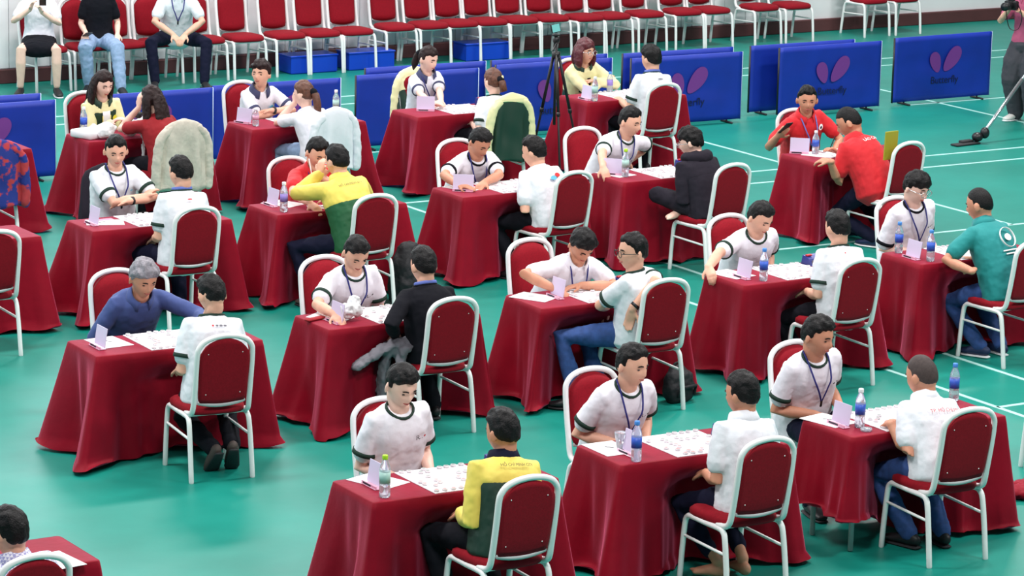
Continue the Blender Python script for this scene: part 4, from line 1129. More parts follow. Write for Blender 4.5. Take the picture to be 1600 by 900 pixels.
barrier(15.00, 28.36, -.02, 'blue barrier behind the woman facing the ponytailed girl', True)
barrier(16.62, 28.40, -.02, 'blue barrier behind the woman facing the hair-clip girl', True)
barrier(16.95, 28.80, -.02, 'blue barrier peeping over the one behind the hair-clip girl\'s table', False)
barrier(18.30, 28.48, -.02, B + 'behind the black tripod', True)
barrier(18.42, 28.76, -.03, 'blue barrier peeping over the one behind the black tripod', False)
barrier(19.86, 28.32, -.02, B + 'right of the boy facing the auburn-haired woman', True)
barrier(19.98, 28.66, -.02, 'blue barrier peeping over the one right of the auburn-haired woman\'s table', False)
barrier(21.60, 28.62, .0, 'blue barrier half hidden behind the emblem barrier above the two red polos', False)
barrier(21.80, 28.38, .02, B + 'above the two men in red polos', True)
barrier(23.48, 28.52, .02, B + 'standing alone, nearest the photographer', True)
# ------------------------------------------------------------------ tripod with phone
def tripod():
    t = thing('tripod', 'black camera tripod standing left of the auburn-haired woman\'s table', 'tripod', (16.80, 26.12, 0), 0)
    hub = A(0, 0, 1.22)
    for a in (105, 250, 355):
        d = A(math.cos(math.radians(a)), math.sin(math.radians(a)), 0)
        p0 = hub + d * .03; p1 = A(0, 0, .01) + d * .33; m1 = p0 * .55 + p1 * .45
        mb = MB(); tube(mb, [p0, m1], .015, 8, cap='flat'); tube(mb, [m1, p1], .011, 8); tube(mb, [m1 + unit(p0 - p1) * .02, m1 - unit(p0 - p1) * .02], .019, 8, cap='flat'); mb.build('leg', M['black_plastic'], t)
    mb = MB(); tube(mb, [(0, 0, .55), (0, 0, 1.34)], .014, 10, cap='flat'); tube(mb, [(0, 0, 1.19), (0, 0, 1.25)], .04, 10, cap='flat'); mb.build('centre_column', M['black_plastic'], t)
    mb = MB(); ellipsoid(mb, (0, 0, 1.36), (.035, .03, .04)); tube(mb, [(0, -.02, 1.35), (-.10, -.10, 1.28)], .008, 8); box(mb, (0, 0, 1.41), (.07, .05, .02), bev=.004); mb.build('tripod_head', M['black_plastic'], t)
    p = thing('phone', 'phone with lit screen mounted on top of the black tripod', 'phone', (16.80, 26.12, 1.425), .5)
    mb = MB(); box(mb, (0, 0, .05), (.165, .010, .085), bev=.004); mb.build('phone_body', M['black_plastic'], p, smooth=False)
    mb = MB(); box(mb, (0, -.0055, .05), (.148, .002, .072)); mb.build('phone_screen', M['phone_screen'], p, smooth=False)
    for o in p.children: o.rotation_euler = (-.25, 0, 0)
tripod()
# ------------------------------------------------------------------ light stand lying on its foot at the right
t = thing('monopod', 'silver pole with black foot leaning out of the right edge', 'pole', (22.06, 26.13, 0), 0)
b0 = A(.0, .0, .05); b1 = A(1.25, .42, .95)
mb = MB(); tube(mb, [b0, b0 * .4 + b1 * .6], .020, 10, cap='flat'); tube(mb, [b0 * .45 + b1 * .55, b1], .015, 10, cap='flat'); mb.build('pole', M['chrome'], t)
mb = MB(); ellipsoid(mb, b0 + A(-.03, 0, .02), (.06, .06, .05)); ellipsoid(mb, b0 + A(.05, -.02, .06), (.05, .05, .06)); mb.build('clamp', M['black_plastic'], t)
mb = MB(); box(mb, (-.20, -.02, .012), (.34, .10, .02), .1, bev=.006); box(mb, (-.16, .02, .03), (.16, .06, .03), .1, bev=.006); mb.build('foot_plate', M['rubber'], t)
# ------------------------------------------------------------------ olive card wedged behind the man in the red polo
c = NEAR[13]
mb = MB(); box(mb, (0, 0, .125), (.15, .012, .25), bev=.003); o = mb.build('folder', M['olive'], smooth=False)
o.location = (c[0] - .10, c[1] - .19, .80); o.rotation_euler = (.05, 0, c[2]); tag(o, 'olive yellow folder sticking up behind the writing man in red polo', 'folder')
# phone in the hand etc. are added after the people

PEOPLE = [
 {'loc': (9.331, 19.818, 3.142), 'head': (0.05, 0.412, 1.043), 'hl': (-0.253, 0.732, 0.765), 'hr': (0.13, 0.021, 0.6), 'label': 'grey-haired man in slate blue shirt studying the board', 'hair': 'puffy', 'haircol': 'hair_grey', 'top': 'shirt_long', 'topcol': 'blue_cloth', 'skin': 't', 'look': (0, 22, 0), 'bottom': 'dark_grey_cloth', 'el': (-0.9, -0.1, -0.3), 'cl': 0.3, 'seed': 1, 'vox': 0.0072},
 {'loc': (9.211, 18.287, -0.098), 'head': (0.049, 0.1, 1.137), 'label': 'black-haired man in white shirt seen from behind, facing the grey-haired man', 'hair': 'short', 'top': 'tee', 'topcol': 'white_cloth_cool', 'look': (8, 18, 0), 'bottom': 'black_cloth', 'shoe': 'shoe_brown', 'al': (0.02, -0.02, 0.15), 'ar': (0.14, -0.04, 0.17), 'fl': (0, 0.7, -0.7), 'fr': (0.2, 0.7, -0.7), 'decals': [('disc', 0.86, -0.045, -1, 0.007, 0.006, 'red_ink'), ('disc', 0.86, -0.018, -1, 0.01, 0.006, 'grey_cloth'), ('disc', 0.86, 0.008, -1, 0.012, 0.007, 'grey_cloth'), ('disc', 0.86, 0.036, -1, 0.012, 0.006, 'grey_cloth')], 'seed': 2, 'vox': 0.0072},
 {'loc': (9.171, 15.881, 3.142), 'head': (0.063, 0.193, 1.158), 'label': 'man in white green-trimmed shirt, arms lowered, front row behind the lime-capped bottle', 'hair': 'side', 'look': (4, 24, 0), 'skin': 'f', 'bottom': 'navy_cloth', 'topcol': 'white_cloth', 'decals': [('text', 'R..', 0.74, 1, 0.045, 'ink', -0.075), ('disc', 0.755, -0.115, 1, 0.008, 0.008, 'red_ink')], 'seed': 3, 'vox': 0.0072},
 {'loc': (9.123, 14.601, 0.0), 'head': (0.068, 0.12, 1.102), 'label': 'thin-haired man in dark green jacket with yellow shoulders, front row', 'hair': 'short', 'top': 'jacket', 'topcol': 'yellow_cloth', 'bodycol': 'bottle_green_cloth', 'yoke': 0.7, 'look': (10, 10, 0), 'skin': 't', 'bottom': 'black_cloth', 'collarcol': 'navy_cloth', 'decals': [('text', 'HỒ CHÍ MINH CITY', 0.87, -1, 0.2, 'ink', 0.0, 0.034)], 'seed': 4, 'vox': 0.0072},
 {'loc': (10.706, 15.963, 3.142), 'head': (0.044, 0.3, 1.116), 'label': 'man with blue lanyard in white green-trimmed shirt facing the barefoot player', 'hair': 'short', 'look': (16, 8, 0), 'lanyard': 'lanyard_navy', 'decals': [('text', 'R..', 0.74, 1, 0.045, 'ink', -0.075), ('disc', 0.755, -0.115, 1, 0.008, 0.008, 'ink')], 'seed': 5, 'vox': 0.0072},
 {'loc': (10.805, 14.676, 0.0), 'head': (0.037, 0.12, 1.112), 'label': 'barefoot young man in plain white short-sleeved shirt, back to the camera', 'hair': 'back', 'top': 'polo', 'look': (18, 8, 0), 'topcol': 'white_cloth_cool', 'cuffs': False, 'bottom': 'navy_cloth', 'al': (-0.06, 0.16, 0.1), 'ar': (0.1, 0.14, 0.1), 'bare': 'lrf', 'fl': (-0.6, 0.7, 0.0), 'legw': 0.9, 'skin': 't', 'seed': 6, 'vox': 0.0072},
 {'loc': (12.196, 15.998, 3.142), 'head': (0.11, 0.255, 1.129), 'label': 'man with sleek black hair and lanyard facing the close-cropped player', 'hair': 'side', 'look': (20, 12, 0), 'lanyard': 'lanyard_navy', 'skin': 't', 'decals': [('disc', 0.75, -0.09, 1, 0.01, 0.006, 'ink'), ('disc', 0.755, -0.115, 1, 0.006, 0.006, 'ink')], 'seed': 7, 'vox': 0.0072},
 {'loc': (12.227, 14.687, -0.035), 'head': (0.037, 0.26, 1.029), 'hl': (-0.189, 0.245, 0.765), 'label': 'close-cropped man in white polo with red lettering on the back', 'hair': 'crop', 'haircol': 'hair_shaved', 'top': 'polo', 'cuffs': False, 'look': (14, 14, 0), 'bottom': 'jeans', 'skin': 't', 'topcol': 'white_cloth_cool', 'backband': 'lanyard_blue', 'shoe': 'shoe_black', 'al': (-0.06, 0.18, 0.085), 'ar': (0.14, 0.12, 0.085), 'decals': [('text', 'TP. HỒ CHÍ MINH', 0.72, -1, 0.24, 'red_ink', 0.03)], 'dl': (0.6, 0.9, -0.1), 'seed': 8, 'vox': 0.0072},
 {'loc': (10.953, 23.46, 3.142), 'head': (0.053, 0.17, 1.166), 'label': 'man with crossed bare forearms and black watch, white shirt', 'hair': 'short', 'look': (-16, 14, 0), 'lanyard': 'lanyard_navy', 'topcol': 'white_cloth_cool', 'hl': (0.04, 0.38, 0.8), 'hr': (-0.1, 0.35, 0.82), 'el': (-0.9, 0.2, -0.3), 'er': (0.9, 0.2, -0.3), 'dl': (0.8, -0.5, -0.2), 'dr': (-0.8, -0.3, 0.4), 'watch': 'l', 'skin': 'm', 'sleeve': 0.66, 'decals': [('disc', 0.74, -0.09, 1, 0.012, 0.005, 'blue_ink')], 'seed': 9, 'vox': 0.0078},
 {'loc': (10.928, 22.181, 0.0), 'head': (0.034, 0.08, 1.157), 'label': 'man in white shirt facing the crossed-arms man', 'hair': 'short', 'look': (10, 14, 0), 'topcol': 'white_cloth_cool', 'bottom': 'navy_cloth', 'backband': 'lanyard_blue', 'decals': [('disc', 0.86, 0.0, -1, 0.02, 0.005, 'red_ink')], 'seed': 10, 'vox': 0.0078},
 {'loc': (10.902, 19.605, 3.142), 'head': (0.08, 0.319, 1.102), 'hr': (0.41, 0.638, 0.765), 'hl': (-0.167, 0.448, 0.62), 'label': 'man in loose white shirt writing on the table, blue lanyard', 'hair': 'short', 'look': (-6, 34, 0), 'lanyard': 'lanyard_navy', 'er': (0.8, 0.1, -0.4), 'dr': (0.2, 0.9, -0.1), 'cr': 0.7, 'flare': 0.03, 'decals': [('text', 'R..', 0.74, 1, 0.045, 'ink', -0.075), ('disc', 0.755, -0.115, 1, 0.008, 0.008, 'ink')], 'seed': 11, 'vox': 0.0078},
 {'loc': (11.035, 18.599, 0.0), 'head': (0.004, 0.14, 1.097), 'label': 'man in black long-sleeved shirt seen from behind', 'hair': 'short', 'top': 'shirt_long', 'topcol': 'black_cloth', 'look': (2, 10, 0), 'skin': 'm', 'bottom': 'black_cloth', 'backband': 'lanyard_blue', 'crew': True, 'trim': 'black_cloth', 'hl': (-0.22, 0.12, 0.65), 'el': (-0.7, -0.5, -0.5), 'al': (-0.15, 0.22, 0.09), 'ar': (0.15, 0.22, 0.09), 'seed': 12, 'vox': 0.0078},
 {'loc': (12.546, 19.508, 3.142), 'head': (-0.011, 0.386, 1.04), 'hr': (0.272, 0.499, 0.765), 'hl': (0.039, 0.469, 0.765), 'label': 'white-shirted man bent low over the board, forearms down', 'hair': 'spiky', 'look': (-4, 44, 0), 'topcol': 'white_cloth', 'top': 'polo', 'lanyard': 'lanyard_navy', 'skin': 't', 'cuffs': False, 'el': (-1, -0.1, 0.1), 'er': (1, -0.1, 0.1), 'decals': [('disc', 0.7, -0.09, 1, 0.006, 0.004, 'ink'), ('disc', 0.72, 0.08, 1, 0.005, 0.005, 'ink')], 'seed': 13, 'vox': 0.0078},
 {'loc': (12.606, 18.472, 0.0), 'head': (-0.038, 0.02, 1.105), 'hl': (-0.03, 0.28, 0.668), 'hr': (-0.123, -0.15, 0.763), 'Er': (0.044, -0.13, 0.924), 'label': 'man in black-rimmed glasses twisted sideways on his chair, jeans', 'hair': 'back', 'look': (48, 2, 0), 'twist': 32, 'topcol': 'white_cloth_cool', 'bottom': 'jeans', 'glasses': 'black', 'top': 'tee', 'el': (-0.9, 0, -0.3), 'dl': (-0.4, 0.4, -0.8), 'el_': 0, 'er': (0.9, -0.5, 0.2), 'dr': (0.0, 0.3, -1), 'watch': 'r', 'al': (-0.42, 0.1, 0.09), 'ar': (-0.18, 0.16, 0.09), 'kl': (-1, 0.7, 0.6), 'kr': (-0.5, 1, 0.6), 'fl': (-0.7, 0.6, 0), 'fr': (-0.6, 0.7, 0), 'skin': 'm', 'seed': 14, 'vox': 0.0078},
 {'loc': (14.322, 19.656, 3.142), 'head': (0.079, 0.347, 1.062), 'hr': (0.687, 0.549, 0.765), 'label': 'man in white shirt reaching out to grip the table corner', 'hair': 'short', 'look': (12, 28, 0), 'er': (0.9, -0.1, 0.4), 'dr': (0.3, 0.9, -0.5), 'cr': 0.7, 'topcol': 'white_cloth', 'decals': [('disc', 0.74, -0.09, 1, 0.008, 0.006, 'ink'), ('disc', 0.745, -0.115, 1, 0.006, 0.006, 'ink')], 'seed': 15, 'vox': 0.0078},
 {'loc': (14.343, 18.434, 0.05), 'head': (0.034, 0.1, 1.113), 'label': 'short-haired man in white shirt facing the corner-gripping man', 'hair': 'short', 'look': (-2, 10, 0), 'topcol': 'white_cloth_cool', 'bottom': 'black_cloth', 'al': (-0.16, 0.14, 0.085), 'ar': (0.1, 0.2, 0.085), 'decals': [('disc', 0.88, -0.05, -1, 0.006, 0.006, 'red_ink')], 'seed': 16, 'vox': 0.0078},
 {'loc': (15.935, 19.7, 3.142), 'head': (0.106, 0.233, 1.138), 'label': 'young man in glasses and oversized white shirt, lanyard', 'hair': 'fringe', 'look': (14, 18, 0), 'lanyard': 'lanyard_navy', 'glasses': 'silver', 'skin': 'f', 'sleeve': 0.8, 'flare': 0.03, 'topcol': 'white_cloth', 'trim': 'black_cloth', 'decals': [('disc', 0.74, -0.08, 1, 0.008, 0.006, 'ink'), ('disc', 0.74, -0.1, 1, 0.006, 0.006, 'ink'), ('disc', 0.74, -0.12, 1, 0.005, 0.006, 'ink')], 'seed': 17, 'vox': 0.0078},
 {'loc': (15.89, 18.429, 0.092), 'head': (-0.015, 0.3, 1.131), 'hl': (-0.349, 0.014, 0.71), 'label': 'man in teal polo with round white emblem on the back', 'hair': 'crop', 'haircol': 'hair_black', 'top': 'polo', 'topcol': 'teal_cloth', 'cuffs': False, 'look': (20, 14, 0), 'bottom': 'jeans', 'skin': 't', 'backband': 'lanyard_blue', 'shoe': 'shoe_navy', 'sole': 'sole_white', 'al': (-0.089, 0.142, 0.085), 'ar': (0.1, 0.12, 0.085), 'fl': (-0.25, 1, 0), 'el': (-0.7, -0.2, -0.7), 'dl': (0.7, 0.7, 0), 'hr': (-0.06, 0.3, 0.72), 'decals': [('ring', 0.7, 0.03, -1, 0.075, 0.075, 'white_ink'), ('disc', 0.7, 0.03, -1, 0.035, 0.028, 'white_ink'), ('patch', 0.535, 0.55, -0.06, 0.11, -1, 'white_ink', 0.019), ('patch', 0.495, 0.51, -0.04, 0.09, -1, 'white_ink', 0.019)], 'seed': 18, 'vox': 0.0078},
 {'loc': (12.559, 23.245, 3.142), 'head': (0.053, 0.296, 1.095), 'hr': (0.315, 0.682, 0.765), 'hl': (0.071, 0.42, 0.914), 'label': 'man in red polo with hand raised to his face', 'hair': 'short', 'top': 'polo', 'topcol': 'red_cloth', 'cuffs': False, 'look': (4, 26, 0), 'lanyard': 'lanyard_navy', 'dl': (0.2, 0.2, 1), 'nl': (0.3, 0.8, 0), 'cl': 0.9, 'el': (-0.8, 0.3, -0.6), 'er': (0.9, 0.1, -0.2), 'decals': [('disc', 0.74, 0.09, 1, 0.012, 0.012, 'ink')], 'seed': 19, 'vox': 0.0085},
 {'loc': (12.396, 22.051, 0.0), 'head': (-0.054, 0.26, 1.137), 'hl': (-0.103, 0.45, 1.008), 'label': 'man in yellow and bright green jacket, elbows on the table', 'hair': 'back', 'top': 'jacket', 'topcol': 'yellow_cloth', 'bodycol': 'forest_cloth', 'yoke': 0.62, 'look': (10, 14, 0), 'bottom': 'navy_cloth', 'hipx': 0, 'el': (-0.8, 0.3, -0.5), 'dl': (0.2, 0.2, 1), 'cl': 0.8, 'hr': (0.05, 0.45, 0.8), 'er': (0.8, 0.1, -0.4), 'al': (-0.3, 0.16, 0.085), 'kl': (-0.8, 1, 0.5), 'fl': (-0.3, 1, 0), 'shoe': 'shoe_brown', 'decals': [('text', 'HỒ CHÍ MINH CITY', 0.83, -1, 0.21, 'ink', 0.0)], 'seed': 20, 'vox': 0.0085},
 {'loc': (14.178, 23.436, 3.142), 'head': (0.074, 0.368, 1.048), 'hr': (0.449, 0.665, 0.765), 'hl': (0.192, 0.655, 0.765), 'label': 'man in white shirt head bowed, forearms on the table edge', 'hair': 'short', 'look': (10, 34, 0), 'lanyard': 'lanyard_navy', 'skin': 't', 'trim': 'black_cloth', 'el': (-0.9, 0.0, -0.1), 'er': (0.9, 0.0, -0.1), 'dr': (-0.5, 0.8, 0), 'topcol': 'white_cloth', 'seed': 21, 'vox': 0.0085},
 {'loc': (14.329, 22.259, 0.1), 'head': (-0.022, 0.24, 1.046), 'label': 'man in white shirt with red and blue back emblem', 'hair': 'short', 'look': (26, 12, 0), 'topcol': 'white_cloth_cool', 'bottom': 'black_cloth', 'cuffs': False, 'shoe': 'shoe_black', 'al': (-0.22, 0.18, 0.085), 'ar': (0.0, 0.2, 0.085), 'kl': (-0.4, 1, 0.5), 'decals': [('disc', 0.74, 0.05, -1, 0.028, 0.018, 'red_ink'), ('disc', 0.7, 0.0, -1, 0.03, 0.018, 'blue_ink')], 'seed': 22, 'vox': 0.0085},
 {'loc': (15.6, 23.507, 3.142), 'head': (-0.079, 0.326, 1.098), 'hr': (0.458, 0.731, 0.765), 'label': 'man in white shirt, one hand on the table corner, other arm akimbo', 'hair': 'short', 'look': (22, 12, 0), 'lanyard': 'lanyard_navy', 'er': (0.8, -0.2, 0.3), 'dr': (0.2, 0.8, -0.5), 'cr': 0.6, 'hl': (-0.19, 0.1, 0.68), 'El': (-0.42, 0.1, 0.84), 'dl': (0.7, 0.3, -0.5), 'topcol': 'white_cloth', 'decals': [('disc', 0.72, -0.08, 1, 0.012, 0.006, 'ink')], 'seed': 23, 'vox': 0.0085},
 {'loc': (15.728, 22.014, 0.098), 'head': (-0.022, 0.25, 1.064), 'label': 'person in black hoodie sitting cross-legged on the chair', 'hair': 'fringe', 'top': 'jacket', 'topcol': 'charcoal_cloth', 'bodycol': 'charcoal_cloth', 'look': (34, 14, 0), 'glasses': 'silver', 'bottom': 'charcoal_cloth', 'skin': 'f', 'al': (0.12, 0.26, 0.53), 'ar': (-0.15, 0.2, 0.52), 'kl': (-1, 0.45, 0.25), 'kr': (1, 0.45, 0.25), 'fr': (-1, 0.05, -0.1), 'hood': True, 'bare': 'rf', 'hl': (-0.06, 0.3, 0.62), 'hr': (0.08, 0.3, 0.62), 'sc': 0.97, 'seed': 24, 'vox': 0.0085},
 {'loc': (17.816, 23.582, 3.142), 'head': (0.121, 0.233, 1.136), 'hl': (-0.039, 0.45, 0.684), 'hr': (0.474, 0.3, 0.846), 'label': 'man in red polo with round white badge holding up a phone', 'hair': 'short', 'top': 'polo', 'topcol': 'red_cloth', 'cuffs': False, 'look': (-30, 8, 0), 'skin': 't', 'lanyard': 'lanyard_blue', 'dr': (0.1, 0.8, 0.5), 'nr': (-0.6, 0, 0.6), 'cr': 0.7, 'er': (0.6, -0.3, -0.8), 'el': (-0.9, -0.2, -0.2), 'decals': [('disc', 0.87, -0.095, 1, 0.027, 0.027, 'white_ink', 0.034), ('disc', 0.87, -0.095, 1, 0.012, 0.014, 'ink', 0.038)], 'seed': 25, 'vox': 0.0085},
 {'loc': (17.681, 22.253, 0.12), 'head': (-0.055, 0.34, 1.056), 'hl': (-0.408, 0.196, 0.765), 'hr': (-0.06, 0.436, 0.765), 'label': 'heavy-set man in red polo with white lettering, writing', 'hair': 'crop', 'haircol': 'hair_black', 'top': 'polo', 'topcol': 'red_cloth', 'cuffs': False, 'look': (34, 28, 0), 'sc': 1.08, 'bottom': 'navy_cloth', 'skin': 't', 'el': (-0.7, -0.1, -0.7), 'er': (0.6, -0.2, -0.7), 'cl': 0.5, 'cr': 0.7, 'dl': (-0.3, 0.8, 0), 'shoe': 'shoe_navy', 'sole': 'sole_white', 'al': (-0.04, -0.02, 0.085), 'ar': (0.16, 0.0, 0.085), 'decals': [('text', 'LÀO CAI', 0.8, -1, 0.16, 'white_ink', 0.02)], 'seed': 26, 'vox': 0.0085},
 {'loc': (12.468, 27.043, 3.142), 'head': (0.056, 0.258, 1.113), 'label': 'woman with long dark hair in yellow jacket with green front panels', 'fem': True, 'hair': 'long', 'haircol': 'hair_dark_brown', 'top': 'jacket', 'topcol': 'cream_cloth', 'bodycol': 'bottle_green_cloth', 'yoke': 0.87, 'look': (4, 18, 0), 'skin': 'f', 'collarcol': 'bottle_green_cloth', 'hl': (-0.06, 0.44, 0.79), 'hr': (0.06, 0.44, 0.79), 'decals': [('patch', 0.36, 0.93, -0.035, 0.035, 1, 'white_cloth', 0.03), ('patch', 0.25, 0.86, 0.035, 0.04, 1, 'yellow_cloth', 0.032), ('patch', 0.25, 0.86, -0.04, -0.035, 1, 'yellow_cloth', 0.032), ('disc', 0.8, -0.08, 1, 0.022, 0.026, 'yellow_ink', 0.038)], 'seed': 27, 'vox': 0.0085},
 {'loc': (12.565, 25.744, 0.0), 'head': (-0.067, 0.22, 1.082), 'hl': (-0.124, 0.36, 0.997), 'label': 'woman with long wavy hair in red short-sleeved shirt, hand at her cheek', 'fem': True, 'hair': 'long', 'haircol': 'hair_dark_brown', 'top': 'tee', 'topcol': 'dark_red_cloth', 'cuffs': False, 'trim': 'dark_red_cloth', 'look': (18, 8, 0), 'skin': 'f', 'bottom': 'black_cloth', 'dl': (0.1, 0.1, 1), 'nl': (0.9, 0.1, 0), 'cl': 0.5, 'el': (-0.7, 0.2, -0.8), 'seed': 28, 'vox': 0.0085},
 {'loc': (14.088, 27.065, 3.142), 'head': (0.073, 0.262, 1.109), 'label': 'short-haired woman in white polo with navy collar, arms crossed on the table', 'fem': True, 'hair': 'puffy', 'haircol': 'hair_dark_brown', 'top': 'polo', 'collarcol': 'navy_trim', 'trim': 'navy_trim', 'cuffs': True, 'look': (-52, -2, 0), 'open': True, 'topcol': 'white_cloth', 'hl': (0.05, 0.42, 0.79), 'hr': (-0.07, 0.38, 0.78), 'el': (-0.9, 0.2, -0.3), 'er': (0.9, 0.2, -0.3), 'dl': (0.8, -0.4, -0.1), 'dr': (-0.8, -0.2, 0.3), 'watch': 'l', 'decals': [('disc', 0.74, -0.08, 1, 0.022, 0.026, 'blue_ink')], 'skin': 'm', 'seed': 29, 'vox': 0.0085},
 {'loc': (14.094, 25.798, 0.0), 'head': (-0.053, 0.22, 1.03), 'hl': (-0.069, 0.36, 0.935), 'label': 'girl with brown ponytail in white shirt holding a pen to her face', 'fem': True, 'hair': 'pony', 'haircol': 'hair_brown', 'look': (22, 6, 0), 'skin': 'f', 'bottom': 'pale_jeans', 'cuffs': False, 'topcol': 'white_cloth', 'dl': (0.1, 0.1, 1), 'nl': (0.9, 0.1, 0), 'cl': 0.8, 'el': (-0.7, 0.2, -0.8), 'decals': [('disc', 0.76, 0.05, -1, 0.03, 0.014, 'blue_ink')], 'seed': 30, 'vox': 0.0085},
 {'loc': (15.921, 27.117, 3.142), 'head': (0.065, 0.215, 1.129), 'hr': (0.312, 0.733, 0.765), 'hl': (0.176, 0.668, 0.765), 'label': 'dark-haired woman in white polo, hands folded on the table', 'fem': True, 'hair': 'pony', 'ponylen': 0.1, 'haircol': 'hair_dark_brown', 'top': 'polo', 'collarcol': 'navy_trim', 'trim': 'navy_trim', 'cuffs': True, 'look': (18, 14, 0), 'skin': 'f', 'topcol': 'white_cloth', 'dr': (-0.6, 0.6, 0), 'dl': (0.6, 0.6, 0), 'lanyard': 'lanyard_navy', 'decals': [('disc', 0.74, -0.08, 1, 0.02, 0.02, 'blue_ink')], 'seed': 31, 'vox': 0.0085},
 {'loc': (15.983, 25.864, 0.0), 'head': (0.068, 0.16, 1.02), 'label': 'girl with light brown hair and a clip, seen from behind', 'fem': True, 'hair': 'pony', 'ponylen': 0.02, 'haircol': 'hair_brown', 'look': (6, 8, 0), 'skin': 'f', 'topcol': 'white_cloth_cool', 'trim': 'green_trim', 'bottom': 'black_cloth', 'seed': 32, 'vox': 0.0085},
 {'loc': (17.692, 27.088, 3.142), 'head': (0.09, 0.244, 1.115), 'label': 'woman with auburn bob and glasses in cream jacket, arms crossed', 'fem': True, 'hair': 'bob', 'haircol': 'hair_auburn', 'top': 'jacket', 'topcol': 'cream_cloth', 'bodycol': 'bottle_green_cloth', 'yoke': 0.46, 'look': (12, 2, 0), 'glasses': 'silver', 'open': True, 'skin': 'm', 'collarcol': 'bottle_green_cloth', 'hl': (0.05, 0.36, 0.84), 'hr': (-0.09, 0.31, 0.83), 'el': (-0.9, 0.2, -0.3), 'er': (0.9, 0.2, -0.3), 'dl': (0.8, -0.4, -0.1), 'dr': (-0.8, -0.2, 0.3), 'decals': [('disc', 0.74, -0.08, 1, 0.02, 0.012, 'blue_ink', 0.034), ('patch', 0.55, 0.9, -0.018, 0.018, 1, 'black_cloth', 0.03), ('disc', 0.64, -0.07, 1, 0.035, 0.02, 'green_trim', 0.034), ('disc', 0.62, 0.07, 1, 0.03, 0.018, 'green_trim', 0.034)], 'seed': 33, 'vox': 0.0085},
 {'loc': (17.792, 25.919, 0.0), 'head': (0.036, 0.1, 1.138), 'label': 'boy with tousled black hair in white shirt facing the auburn-haired woman', 'hair': 'spiky', 'look': (14, 8, 0), 'topcol': 'white_cloth_cool', 'bottom': 'black_cloth', 'hl': (-0.16, 0.34, 0.72), 'backband': 'lanyard_blue', 'decals': [('disc', 0.85, 0.0, -1, 0.03, 0.005, 'ink')], 'seed': 34, 'vox': 0.0085}]
PEOPLE += [
 dict(loc=(6.27, 14.38, 0.0), head=(-.06, .11, 1.00), hipz=.50, label='black-haired person in pale checked shirt cut by the bottom left corner', hair='short', top='polo', topcol='check_cloth', cuffs=False, look=(14, 10, 0), bottom='navy_cloth', backband='lanyard_blue', hl=(-.2, .3, .68), vox=.0078, seed=71),
 dict(loc=(14.62, 33.20, 2.72), head=(.0, .02, 1.19), label='spectator woman in white blouse and black skirt using a phone', fem=True, hair='long', haircol='hair_dark_brown', top='polo', cuffs=False, look=(-5, 24, 0), skin='f', skirt=True, bottom='black_cloth', hr=(.09, .24, .93), hl=(-.03, .25, .90), dr=(-.3, .5, .9), dl=(.3, .6, .8), cr=.5, cl=.6, el=(-.8, -.2, -.7), er=(.8, -.2, -.7), bare='lr', al=(-.19, .40, .085), ar=(.20, .40, .085), shoe='shoe_black', sole='sole_white', vox=.0085, seed=72),
 dict(loc=(15.33, 33.20, 2.75), head=(.0, .05, 1.20), label='spectator woman in black top and pale jeans by the wall', fem=True, hair='long', haircol='hair_dark_brown', top='polo', topcol='black_cloth', cuffs=False, look=(0, 18, 0), skin='f', bottom='pale_jeans', hr=(.15, .27, .64), hl=(-.20, .22, .62), dr=(.0, .7, -.6), cr=.6, al=(-.22, .56, .085), ar=(.12, .36, .085), legw=1.12, shoe='shoe_black', sole='sole_white', vox=.0085, seed=73),
 dict(loc=(16.25, 33.14, 2.78), head=(.0, .24, 1.15), label='spectator man in pale short-sleeved shirt, hands clasped between his knees', hair='short', top='polo', topcol='white_cloth_cool', cuffs=False, look=(0, 10, 0), skin='m', bottom='navy_cloth', hr=(.07, .40, .60), hl=(-.07, .40, .60), dr=(-.5, .5, -.6), dl=(.5, .5, -.6), cr=.5, cl=.5, er=(.9, .1, -.2), el=(-.9, .1, -.2), al=(-.27, .50, .085), ar=(.27, .44, .085), kl=(-.7, 1, .6), kr=(.7, 1, .6), shoe='shoe_black', sock=True, lanyard='lanyard_navy', vox=.0085, seed=74),
 dict(loc=(23.44, 27.05, 1.95), hipz=.86, head=(.0, .06, 1.50), label='standing photographer in mauve pink vest and wide grey trousers, cut by the right edge', fem=True, hair='short', top='polo', topcol='pink_cloth', cuffs=False, look=(0, 6, 0), skin='m', bottom='dark_grey_cloth', legw=1.6, hr=(.10, .26, 1.25), hl=(-.04, .27, 1.22), dr=(-.5, .5, .5), dl=(.5, .5, .5), cr=.8, cl=.8, er=(.8, -.2, -.9), el=(-.8, -.2, -.9), al=(-.11, .02, .085), ar=(.11, -.02, .085), leglen=(.40, .395), shoe='shoe_white', sole='sole_white', vox=.0085, seed=75),
]
BUILT = {}
for S in PEOPLE: BUILT[S['label']] = person(S)
def world_of(b, p):
    r = b['root']; c, s = math.cos(r.rotation_euler[2]), math.sin(r.rotation_euler[2])
    return A(r.location[0] + p[0] * c - p[1] * s, r.location[1] + p[0] * s + p[1] * c, p[2])
def find(txt):
    return next(b for l, b in BUILT.items() if txt in l)
